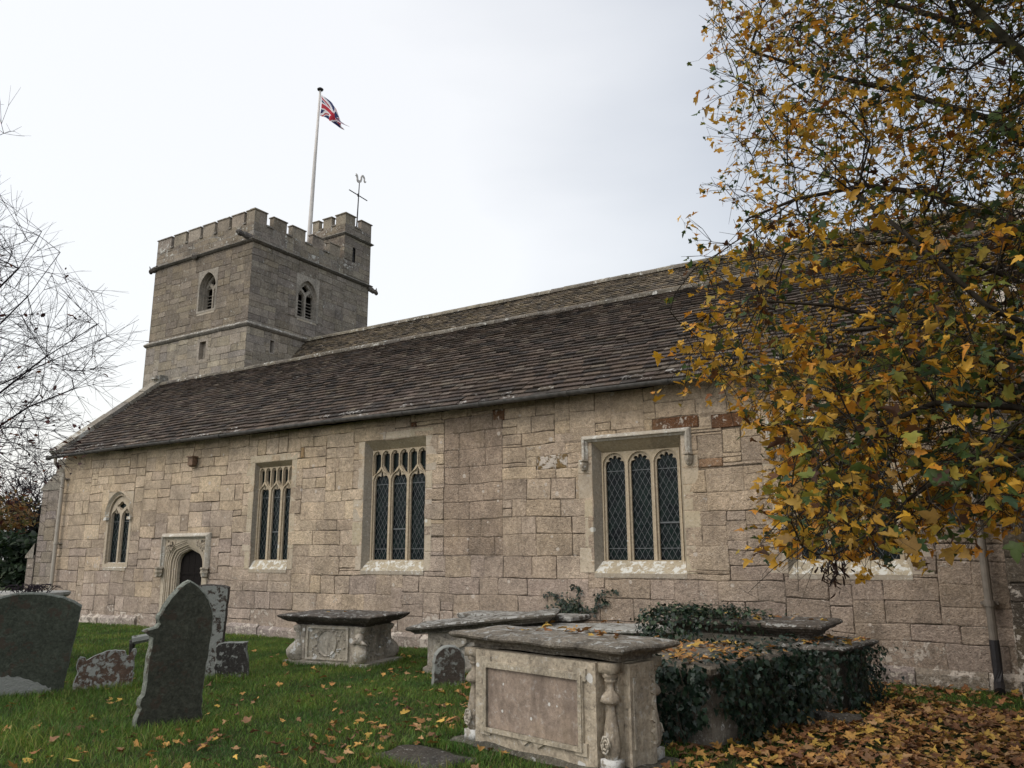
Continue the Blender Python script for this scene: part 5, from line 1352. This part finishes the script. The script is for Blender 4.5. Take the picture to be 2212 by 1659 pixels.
# --- ivy
IVC = [(.007, .019, .010), (.009, .024, .012), (.006, .016, .009), (.014, .032, .017), (.022, .042, .022)]
def ivy(label, pts_n, size, seed, stems=None, group='ivy growing over the tombs', cols=IVC):
    q = np.random.default_rng(seed); pos = np.array([p for p, _ in pts_n]); nm = np.array([k for _, k in pts_n])
    t = thing('ivy', label, 'ivy', tuple(pos.mean(0)*[1, 1, 0]), 0, group)
    n = len(pos); nm = nm + q.normal(0, .45, (n, 3)) + [0, 0, .25]
    leaf_mesh('leaves', pos, nm, math.pi+q.normal(0, .7, n), q.uniform(size[0], size[1], n), pick(cols, n, q, .3), M['ivy'], t, IVYL, curl=.2, seed=seed)
    for s_ in stems or []: mb = MB(); mb.tube(s_, .006, 5, (.1, .08, .06)); mb.build('stem', M['bark'], t)
    return t
def box_surface(cx, cy, rot, hx, hy, z0, z1, n, seed, faces='SEWT', out=.05, zfun=None):
    q = np.random.default_rng(seed); c, s_ = math.cos(R(rot)), math.sin(R(rot)); res = []
    area = {'S': hx*(z1-z0), 'N': hx*(z1-z0), 'E': hy*(z1-z0), 'W': hy*(z1-z0), 'T': 2*hx*hy}; ks = list(faces); pr = np.array([area[k] for k in ks]); pr = pr/pr.sum()
    for k in q.choice(ks, n, p=pr):
        u = q.uniform(-1, 1); v = q.uniform(z0, z1); o_ = abs(q.normal(0, out))*(1+1.6*max(-.5, noise.noise(Vector((u*3+seed, v*5, ord(k))))))
        if k == 'S': p = (u*hx, -hy-o_, v); m_ = (0, -1, 0)
        elif k == 'N': p = (u*hx, hy+o_, v); m_ = (0, 1, 0)
        elif k == 'E': p = (hx+o_, u*hy, v); m_ = (1, 0, 0)
        elif k == 'W': p = (-hx-o_, u*hy, v); m_ = (-1, 0, 0)
        else: p = (u*hx, q.uniform(-1, 1)*hy, z1+o_*.8); m_ = (0, 0, 1)
        if zfun and not zfun(p, k, q): continue
        res.append(((cx+c*p[0]-s_*p[1], cy+s_*p[0]+c*p[1], p[2]), (c*m_[0]-s_*m_[1], s_*m_[0]+c*m_[1], m_[2])))
    return res
def z1f(p, k, q):
    if k == 'T': return (p[0] > .55 or p[1] < -.78 or (p[0] > .2 and p[1] > .2 and q.random() < .3)) and q.random() < .5
    if k == 'E': return p[2] > .04+.10*math.sin(p[1]*5)+.22*(p[1] < -.55)
    if k == 'S': return p[2] > .30*max(0, (p[0]-.2)/.5) - .05
    return True
trail = lambda x, y, z0, z1, s_: [(x+.03*math.sin(k*.9+s_), y-.02*(k % 2), z1+(z0-z1)*k/8) for k in range(9)]
ivy('dense dark ivy covering the front and side of the low tomb behind the foreground tomb', box_surface(-2.90, 8.34, -15, .70, .88, 0, .74, 7600, 61, out=.075, zfun=z1f), (.04, .085), 62, [trail(-2.72, 7.25, .1, .7, 0), trail(-2.1, 8.6, .2, .7, 2)])
ivy('ivy mound sprawling over the left half of the tall moulded tomb slab', box_surface(-3.45, 10.25, 0, .75, .42, .55, .96, 2400, 63, zfun=lambda p, k, q: (q.random() < (.75-p[0]*.55)) and (k != 'S' or p[2] > .60+.25*abs(p[0]-.1) or p[0] < -.3)) +
    [((x_, y_, z_+.0), (0, 0, 1)) for x_, y_, z_ in np.random.default_rng(3).normal((-3.4, 10.1, 1.0), (.32, .16, .06), (500, 3))], (.035, .07), 64, [trail(-3.2, 9.75, .7, 1.05, 0), trail(-2.9, 9.8, .62, 1.0, 2)], cols=IVC+[(.04, .07, .03), (.05, .08, .035)])
ivy('ivy hanging from the small end tomb and its curled slab', box_surface(-2.06, 10.25, -10, .42, .56, .02, .66, 3600, 65, faces='SEWT', out=.07, zfun=lambda p, k, q: k != 'T' or (p[1] < -.1 and q.random() < .5)), (.035, .07), 66, [trail(-1.62, 10.0, .05, .6, 1)])
gx = np.random.default_rng(8); wl = [((a, 12.14-abs(b)*.2, c), (0, -1, .2)) for a, b, c in gx.normal((-6.42, 0, .80), (.15, .25, .10), (420, 3))]
st = []
for k, (xa, xb, zt) in enumerate(((-6.1, -5.6, 1.12), (-6.4, -6.9, 1.05), (-6.2, -6.35, 1.18), (-6.0, -5.7, .95))):
    path = [(xa+(xb-xa)*t+.05*math.sin(t*9+k), 12.17, .75+(zt-.75)*math.sin(t*1.9)) for t in [i/10 for i in range(11)]]
    st.append(path); wl += [((p[0]+gx.normal(0, .02), 12.15, p[2]+gx.normal(0, .02)), (0, -1, .1)) for p in path for _ in range(5)]
ivy('small ivy clump climbing the church wall with thin wiry tendrils', wl, (.035, .065), 68, st, cols=IVC+[(.05, .06, .03)])
# dead twigs heap on the far-left tomb
T = MB(); q = random.Random(4)
for k in range(60):
    a = Vector((-13.55+q.gauss(0, .22), 6.95+q.gauss(0, .15), 1.15)); d = Vector((q.uniform(-.25, .25), q.uniform(-.2, .2), q.uniform(.02, .12))); m_ = a+d*.5+Vector((0, 0, .06)); T.tube([a, m_, a+d], .006, 4, (.1, .08, .06))
o = T.build('dead_stems', M['twig'], None); tag(o, 'heap of dead plant stems on top of the tomb at the left edge', 'dead stems')

# ================================================================== TREES
def grow(attr, roots, step=.22, pathw=.35, seed=0, jit=.25):
    """connect attraction points to the nearest part of the growing tree; returns nodes, parents"""
    r_ = np.random.default_rng(seed); N = [np.array(p, float) for p in roots[0]]; par = list(roots[1])
    plen = [0.]*len(N)
    for i in range(1, len(N)): plen[i] = plen[par[i]]+np.linalg.norm(N[i]-N[par[i]])*.3
    base = N[0]; order = np.argsort(np.linalg.norm(attr-np.array(roots[2]), axis=1) + r_.uniform(0, .8, len(attr)))
    A = np.zeros((len(N)+len(attr)*14, 3)); A[:len(N)] = N; PL = np.zeros(len(A)); PL[:len(N)] = plen; cnt = len(N); tips = []
    for k in order:
        p = attr[k]; d = np.linalg.norm(A[:cnt]-p, axis=1); c = d+pathw*PL[:cnt]; j = int(np.argmin(c)); L = d[j]
        m = max(1, min(12, int(L/step))); a = A[j].copy(); prev = j
        # start direction follows the parent for a natural curve
        if par[j] >= 0: dv = A[j]-A[par[j]]; dv = dv/(np.linalg.norm(dv)+1e-9)*L*.35
        else: dv = np.zeros(3)
        off = r_.normal(0, jit*L*.12, 3)
        for s_ in range(1, m+1):
            t = s_/m; q = a*(1-t)+p*t + dv*t*(1-t)*1.2 + off*math.sin(math.pi*t)
            if cnt >= len(A): break
            A[cnt] = q; par.append(prev); PL[cnt] = PL[prev]+np.linalg.norm(q-A[prev]); prev = cnt; cnt += 1
        tips.append(prev)
    return A[:cnt], np.array(par), tips
def radii(A, par, tip=.0028, ex=2.3):
    r_ = np.zeros(len(A)); ch = np.zeros(len(A), int)
    for i in range(len(A)): 
        if par[i] >= 0: ch[par[i]] += 1
    acc = np.zeros(len(A))
    for i in range(len(A)-1, -1, -1):
        if ch[i] == 0: acc[i] = tip**ex
        if par[i] >= 0: acc[par[i]] += acc[i]+1e-9
    return acc**(1/ex)
def branch_mesh(name, A, par, rad, mat, parent, lo=0, hi=9, extra=None):
    V = []; Fq = []; idx = 0
    segs = [(A[par[i]], A[i], rad[par[i]] if rad[par[i]] < rad[i]*1.6 else rad[i]*1.25, rad[i]) for i in range(len(A)) if par[i] >= 0 and lo <= rad[i] < hi]
    if extra: segs += extra
    for a, b, ra, rb in segs:
        n = 8 if ra > .03 else (5 if ra > .01 else 3)
        d = b-a; L = np.linalg.norm(d)
        if L < 1e-5: continue
        d = d/L; x = np.cross(d, (0, 0, 1) if abs(d[2]) < .9 else (1, 0, 0)); x /= np.linalg.norm(x); y = np.cross(d, x)
        t = np.arange(n)*2*math.pi/n; c, s_ = np.cos(t)[:, None], np.sin(t)[:, None]
        b2 = b+d*rb*.3
        V.append(a+(x*c+y*s_)*ra); V.append(b2+(x*c+y*s_)*rb)
        for k in range(n): Fq += [idx+k, idx+(k+1) % n, idx+n+(k+1) % n, idx+n+k]
        idx += 2*n
    return raw_mesh(name, np.concatenate(V), np.array(Fq), 4, mat, None, parent, smooth=True)
def cam_ray(px, py):
    v = fv + (px-TW/2)/F*r2 - (py-TH/2)/F*u2
    return np.array(v.normalized())
CP_ = np.array([0, 0, 1.75])
def in_poly(x, y, P):
    r_ = False; j = len(P)-1
    for i in range(len(P)):
        if (P[i][1] > y) != (P[j][1] > y) and x < (P[j][0]-P[i][0])*(y-P[i][1])/(P[j][1]-P[i][1])+P[i][0]: r_ = not r_
        j = i
    return r_
# --- the maple on the right: real crown volume sampled between 4 and 9 metres away
MP = [(1560, -60), (1550, 60), (1560, 160), (1590, 215), (1590, 250), (1560, 290), (1585, 350), (1560, 420), (1555, 480), (1500, 545), (1450, 580), (1490, 640), (1462, 700), (1450, 760), (1530, 790), (1600, 845), (1640, 880), (1675, 930), (1730, 980), (1665, 1090), (1690, 1150), (1705, 1185), (1760, 1200), (1830, 1170), (1950, 1165), (1990, 1130), (2090, 1100), (2230, 1080), (2700, 1050), (2900, 400), (2800, -500), (1700, -500)]
q = np.random.default_rng(77); at = []
while len(at) < 2450:
    px, py = q.uniform(1430, 2900), q.uniform(-500, 1290)
    if not in_poly(px, py, MP): continue
    if px > 2300 and q.random() < .6: continue
    if py < -60 and q.random() < .4: continue
    # sparser at the west fringe, lower branches come closer to the viewer
    edge = min(1, (px-1440)/420)
    if q.random() > .42+.58*edge: continue
    low = min(1, max(0, (py-300)/800))
    dmin, dmax = 6.0-1.7*low, 10.2-2.2*low
    dd = dmin+(dmax-dmin)*q.random()**.85
    p = CP_+cam_ray(px, py)*dd
    if p[1] > 11.2: continue
    at.append(p)
at = np.array(at)
tr = np.array([2.6, 6.6, 0.]); tb = [tr, tr+[-.02, .05, .8], tr+[-.12, .1, 1.6], tr+[-.25, .1, 2.4], tr+[-.35, .15, 3.2], tr+[-.5, .2, 4.0], tr+[-.6, .2, 4.8], tr+[-.7, .25, 5.7]]
tp_ = [-1, 0, 1, 2, 3, 4, 5, 6]
def limb(frm, pts):
    prev = frm
    for p in pts: tb.append(np.array(p, float)); tp_.append(prev); prev = len(tb)-1
def W(px, py, d): return CP_+cam_ray(px, py)*d
limb(3, [W(2400, 900, 6.6), W(2240, 745, 6.4), W(2060, 690, 6.3), W(1940, 700, 6.2), W(1800, 660, 6.0), W(1650, 650, 5.9)])
limb(3, [W(2380, 960, 6.2), W(2250, 715, 6.0), W(2130, 660, 5.9), W(2020, 560, 5.9), W(1950, 500, 6.1), W(1850, 420, 6.4)])
limb(2, [W(2420, 1000, 6.0), W(2230, 980, 5.6), W(2080, 1000, 5.3), W(1960, 1080, 5.2), W(1880, 1150, 5.1), W(1800, 1200, 5.1)])
limb(2, [W(2440, 950, 5.8), W(2200, 880, 5.6), W(2020, 870, 5.5), W(1900, 920, 5.4), W(1790, 990, 5.3), W(1710, 1050, 5.2)])
limb(4, [W(2350, 600, 7.4), W(2200, 500, 7.5), W(2020, 420, 7.6), W(1870, 400, 7.7), W(1720, 430, 7.8), W(1620, 470, 7.9)])
limb(5, [W(2330, 400, 8.0), W(2150, 260, 8.2), W(1950, 200, 8.3), W(1780, 160, 8.4), W(1620, 110, 8.5)])
limb(6, [W(2300, 150, 8.6), W(2100, 60, 8.8), W(1900, 0, 9.0), W(1700, -80, 9.2)])
limb(4, [W(2400, 700, 7.0), W(2180, 600, 6.8), W(2000, 520, 6.7), W(1800, 530, 6.6), W(1620, 560, 6.5), W(1500, 580, 6.4)])
limb(5, [W(2500, 300, 6.5), W(2300, 200, 6.5), W(2180, 90, 6.6), W(2050, -40, 6.8)])
At, Pt, tips = grow(at, (tb, tp_, tuple(tr+[-.4, 0, 3.])), step=.2, seed=3)
rad = radii(At, Pt, .0034, 2.25)
maple = thing('maple_tree', 'yellow autumn maple hanging its leafy branches in from the right', 'tree', tuple(tr))
def twigs(A, par, tips, n_per, L, seed, droop=.15, rr=.0022, spread=.6):
    q = np.random.default_rng(seed); segs = []; ends = []
    for tnode in tips:
        p = A[tnode]; d0 = p-A[par[tnode]]; d0 = d0/(np.linalg.norm(d0)+1e-9)
        for k in range(n_per):
            d = d0+q.normal(0, spread, 3)+[0, 0, -droop]; d /= np.linalg.norm(d); l = q.uniform(*L)
            m_ = p+d*l*.5+q.normal(0, .015, 3); e_ = p+d*l+[0, 0, -droop*l*.5]
            segs += [(p, m_, rr*1.2, rr), (m_, e_, rr, rr*.6)]; ends += [(m_, d), (e_, d)]
            if q.random() < .6:
                d2 = d+q.normal(0, .7, 3); d2 /= np.linalg.norm(d2); e2 = m_+d2*l*.5; segs.append((m_, e2, rr*.8, rr*.5)); ends.append((e2, d2))
    return segs, ends
segs, ends = twigs(At, Pt, tips, 3, (.14, .40), 5, rr=.0026)
q = np.random.default_rng(9); LP = []; LD = []
for p, d in ends:
    hi_ = p[2] > 4.0; k = q.integers(0, 3)+1 if q.random() < (.58 if hi_ else .72) else 0
    for _ in range(k):
        l_ = p+q.normal(0, .035, 3)+[0, 0, -.012]; LP.append(l_); LD.append(d); segs.append((p, l_, .0013, .0009))
LP = np.array(LP); LD = np.array(LD); k_ = ~((LP[:, 2] < 1.66) & (LP[:, 0] < -1.05)); LP = LP[k_]; LD = LD[k_]; n = len(LP)
branch_mesh('trunk', At, Pt, rad, M['barkm'], maple, lo=.022)
branch_mesh('branches', At, Pt, rad, M['bark'], maple, lo=0, hi=.022, extra=segs)
nm = q.normal(0, .55, (n, 3))+[0, -.15, .75]
# colour drifts through the crown: gold outside, more green inside to the right
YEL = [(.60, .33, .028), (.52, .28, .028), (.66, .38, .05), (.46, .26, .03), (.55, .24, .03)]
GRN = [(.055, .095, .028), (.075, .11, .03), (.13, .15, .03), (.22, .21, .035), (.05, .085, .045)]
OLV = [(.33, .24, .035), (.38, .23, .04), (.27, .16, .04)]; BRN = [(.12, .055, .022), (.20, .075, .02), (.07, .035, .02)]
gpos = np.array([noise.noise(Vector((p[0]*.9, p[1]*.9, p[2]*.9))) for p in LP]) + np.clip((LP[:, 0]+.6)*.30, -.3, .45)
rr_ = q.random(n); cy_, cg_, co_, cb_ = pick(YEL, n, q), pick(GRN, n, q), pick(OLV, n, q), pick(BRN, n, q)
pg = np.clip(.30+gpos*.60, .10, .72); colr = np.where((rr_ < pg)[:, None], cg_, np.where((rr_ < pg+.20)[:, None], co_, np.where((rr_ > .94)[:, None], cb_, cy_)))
size = q.uniform(.042, .086, n)*np.where(q.random(n) < .13, 1.3, 1)*np.clip(1.12-.10*(LP[:, 2]-2), .72, 1.1)
# the rest of the crown, above and right of the view: it shades the wall and ground below
ex = []
while len(ex) < 6500:
    p = np.array([q.uniform(-.5, 6.5), q.uniform(1.5, 11), q.uniform(2.4, 10)])
    if ((p[0]-2.7)/3.9)**2+((p[1]-6.3)/4.6)**2+((p[2]-6.0)/4.2)**2 > 1: continue
    v = Vector(p-CP_); zc = v.dot(fv)
    if zc > .1:
        px_, py_ = TW/2+F*v.dot(r2)/zc, TH/2-F*v.dot(u2)/zc
        if px_ < 2330 and py_ > -160: continue
    if v.length < 2.2: continue
    ex.append(p)
ex = np.array(ex); ne = len(ex)
LP = np.concatenate([LP, ex]); nm = np.concatenate([nm, q.normal(0, .5, (ne, 3))+[0, 0, .8]]); size = np.concatenate([size, q.uniform(.13, .22, ne)]); colr = np.concatenate([colr, pick(YEL[:2]+OLV+GRN[:3], ne, q)]); n += ne
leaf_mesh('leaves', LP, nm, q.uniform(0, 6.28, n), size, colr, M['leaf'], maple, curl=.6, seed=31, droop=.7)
# hanging clusters of dark winged seeds
KEY = np.array([(0, 0), (.12, .0), (.16, .3), (.3, .7), (.26, 1.0), (.08, .9), (-.02, .4)])
for px, py, d, m_ in ((1735, 1225, 5.1, 46), (1750, 1245, 5.1, 40), (1770, 1210, 5.15, 24), (1940, 905, 5.4, 20), (1700, 965, 5.6, 26), (1930, 770, 5.9, 30), (1830, 790, 6.0, 30), (1490, 690, 6.2, 18), (2110, 1230, 4.8, 8), (1900, 1130, 5.2, 26), (2020, 1150, 5.0, 10), (1820, 1120, 5.2, 16), (1690, 560, 6.6, 20), (2150, 600, 6, 26)):
    c = At[int(np.argmin(np.linalg.norm(At-W(px, py, d), axis=1)))]+[0, 0, -.05]; SP = np.array([c+q.normal(0, 1, 3)*[.04, .04, .055] for _ in range(m_)])
    leaf_mesh('seed_cluster', SP, q.normal(0, 1, (m_, 3)), q.uniform(2.4, 3.9, m_), q.uniform(.04, .065, m_), pick([(.035, .020, .016), (.055, .028, .02), (.022, .014, .012)], m_, q), M['leaf'], maple, KEY, curl=.3, center=(.1, .5), seed=32)

# --- bare copper beech, branches reaching in from the left
BP = [(-200, 430), (20, 430), (60, 470), (100, 540), (170, 560), (150, 610), (235, 640), (200, 690), (310, 742), (230, 780), (240, 830), (160, 880), (170, 935), (110, 960), (90, 1010), (60, 1080), (0, 1090), (-250, 1150), (-600, 1000), (-700, 300)]
q = np.random.default_rng(78); at = []
while len(at) < 900:
    px, py = q.uniform(-700, 320), q.uniform(300, 1150)
    if not in_poly(px, py, BP): continue
    if px < -100 and q.random() < .72: continue
    if px > 120 and q.random() < .45: continue
    if px > 20 and py < 640 and q.random() < .5: continue
    at.append(CP_+cam_ray(px, py)*q.uniform(11.5, 15))
for px, py in ((3, 268), (8, 288), (-10, 275), (-30, 290), (-60, 310)): at.append(CP_+cam_ray(px, py)*13)
at = np.array(at)
br_ = np.array([-14.5, 3.6, 0.]); tb = [br_, br_+[.0, 0, 1.0], br_+[.05, .05, 2.0], br_+[.1, .1, 3.0], br_+[.1, .1, 4.2], br_+[.15, .1, 5.5], br_+[.2, .1, 6.8]]; tp_ = [-1, 0, 1, 2, 3, 4, 5]
limb(1, [W(-200, 1020, 13.6), W(-60, 960, 13.4), W(60, 880, 13.3), W(160, 840, 13.2)])
limb(2, [W(-220, 940, 13.5), W(-20, 840, 13.2), W(110, 780, 13.1), W(230, 728, 13.0), W(300, 690, 13.0)])
limb(2, [W(-240, 900, 13.0), W(-60, 760, 13.0), W(60, 640, 12.9), W(130, 545, 12.9)])
limb(3, [W(-240, 820, 14.0), W(-80, 700, 14.0), W(40, 580, 14), W(90, 500, 14)])
limb(3, [W(-240, 760, 12.4), W(-60, 560, 12.4), W(60, 520, 12.4)])
limb(4, [W(-250, 600, 13.2), W(-100, 380, 13.2), W(-20, 300, 13.2)])
limb(2, [W(-200, 990, 12.6), W(-40, 880, 12.4), W(100, 770, 12.3), W(210, 700, 12.3)])
At, Pt, tips = grow(at, (tb, tp_, tuple(br_+[.1, 0, 2.5])), step=.25, seed=6, pathw=.55, jit=.08)
rad = radii(At, Pt, .0031, 2.5)
beech = thing('beech_tree', 'bare leafless tree reaching thin twigs in from the left edge', 'tree', tuple(br_))
segs, ends = twigs(At, Pt, tips, 3, (.25, .6), 15, droop=-.03, rr=.0026, spread=.30)
branch_mesh('trunk', At, Pt, rad, M['twig'], beech, lo=.03)
branch_mesh('branches', At, Pt, rad, M['twig'], beech, lo=0, hi=.03, extra=segs)
q = np.random.default_rng(19); LP = []
for p, d in ends:
    h = p[2]; pr = .03 if h > 4.0 else (.30 if h < 3.4 else .12)
    if q.random() < pr: LP.append(p+q.normal(0, .02, 3))
LP = np.array(LP); n = len(LP)
OVAL = np.array([(0, 0), (.22, .2), (.28, .5), (.16, .8), (0, 1), (-.16, .8), (-.28, .5), (-.22, .2)])
leaf_mesh('leaves', LP, q.normal(0, .35, (n, 3))+[0, 0, 1], q.uniform(0, 6.28, n), q.uniform(.06, .10, n), pick([(.055, .018, .016), (.08, .022, .015), (.035, .014, .014), (.14, .04, .012)], n, q), M['leaf'], beech, OVAL, curl=.5, center=(0, .5), seed=41)

# --- background trees and shrubs west of the church
def shrub(name, label, cat, cx, cy, rx, ry, h, n, size, pal, seed, z0=0, trunk=True, group=None, core=.55):
    q = np.random.default_rng(seed); t = thing(name, label, cat, (cx, cy, 0), 0, group)
    pts = []
    lob = [(q.uniform(-.6, .6), q.uniform(-.6, .6), q.uniform(.25, .85), q.uniform(.28, .5)) for _ in range(14)]
    while len(pts) < n:
        l = lob[q.integers(0, len(lob))]; d = q.normal(0, 1, 3); d /= np.linalg.norm(d); rr = l[3]*q.uniform(core, 1.08)
        p = np.array([l[0]+d[0]*rr, l[1]+d[1]*rr, l[2]+d[2]*rr*.55])
        if p[2] < .0: continue
        pts.append((cx+p[0]*rx, cy+p[1]*ry, z0+p[2]*(h-z0)))
    pts = np.array(pts); nm = q.normal(0, .7, (n, 3))+[.3, -.3, .5]
    leaf_mesh('crown', pts, nm, q.uniform(0, 6.28, n), q.uniform(size*.6, size*1.3, n), pick(pal, n, q, .35), M['leaf'], t, OVAL, curl=.3, center=(0, .5), seed=seed)
    if trunk:
        mb = MB(); mb.tube([(cx, cy, -.1), (cx+.1, cy, h*.3), (cx, cy+.1, h*.6)], [.18, .14, .08], 8, (.1, .08, .06))
        for k in range(6):
            l = lob[k]; mb.bar((cx, cy, h*.3), (cx+l[0]*rx, cy+l[1]*ry, l[2]*h), .09, 6, .03, (.1, .08, .06))
        mb.build('trunk', M['bark'], t)
    return t
DGN = [(.016, .030, .012), (.022, .040, .016), (.012, .024, .012), (.03, .05, .018)]
ORG = [(.20, .12, .035), (.26, .15, .04), (.15, .10, .035), (.12, .12, .035), (.18, .08, .03)]
shrub('evergreen_shrub', 'dark evergreen bush left of the church corner', 'shrub', -35.0, 18.3, 3.2, 3, 2.6, 5200, .26, DGN, 81, group='bushes beyond the west end')
shrub('evergreen_shrub', 'dark evergreen bush at the far left edge', 'shrub', -38.5, 14.2, 4, 3, 2.7, 4200, .28, DGN, 82, group='bushes beyond the west end')
shrub('autumn_shrub', 'orange and olive autumn bush above the dark evergreens at the left edge', 'shrub', -38.8, 16.8, 2.9, 2.6, 4.6, 5200, .24, ORG, 83, z0=1.2)
shrub('evergreen_tree', 'dark leafy base of ivy on the distant bare tree', 'tree', -41, 21.6, 2.0, 2, 4.2, 3000, .28, DGN+[(.05, .06, .02)], 84, z0=.8)
shrub('hedge', 'dark hedge hidden beyond the church west end', 'hedge', -44, 27, 6, 3.5, 3.2, 3500, .32, DGN, 85, group='bushes beyond the west end')
shrub('hedge', 'dark hedge running out of view at the far left', 'hedge', -38, 6, 4, 4, 2.8, 2500, .32, DGN, 86, group='bushes beyond the west end')
# distant bare tree
q = np.random.default_rng(90); c = np.array([-40.5, 21.0, 0]); at = []
while len(at) < 650:
    d = q.normal(0, 1, 3); d /= np.linalg.norm(d); p = c+[0, 0, 3.9]+d*q.uniform(.4, 1)*[2.6, 2.6, 2.1]
    if p[2] > 1.6: at.append(p)
tb = [c, c+[0, 0, 1.0], c+[.1, 0, 1.8], c+[.8, .2, 2.8], c+[-.8, -.2, 2.8], c+[.2, -.8, 3.0]]; tp_ = [-1, 0, 1, 2, 2, 2]
At, Pt, tips = grow(np.array(at), (tb, tp_, tuple(c+[0, 0, 2])), step=.4, seed=8)
rad = radii(At, Pt, .012, 2.3)
bt = thing('bare_tree', 'small bare tree in the distance just left of the church buttress', 'tree', tuple(c))
segs, ends = twigs(At, Pt, tips, 2, (.3, .7), 25, droop=0, rr=.010)
branch_mesh('trunk', At, Pt, rad, M['twig'], bt, lo=.06); branch_mesh('branches', At, Pt, rad, M['twig'], bt, hi=.06, extra=segs)
shrub('evergreen_tree', 'dark yew beyond the east end of the church', 'tree', 8.5, 20, 4.2, 4, 6.5, 4500, .30, DGN, 91, group='trees beyond the east end')
shrub('evergreen_tree', 'broad dark yew right of the church beyond the buttress', 'tree', 15, 15, 4.5, 4, 6.0, 4500, .30, DGN, 92, group='trees beyond the east end')
shrub('autumn_tree', 'orange leaved tree far right beyond the churchyard', 'tree', 22, 22, 5, 5, 9, 4500, .36, ORG, 93, z0=2, group='trees beyond the east end')
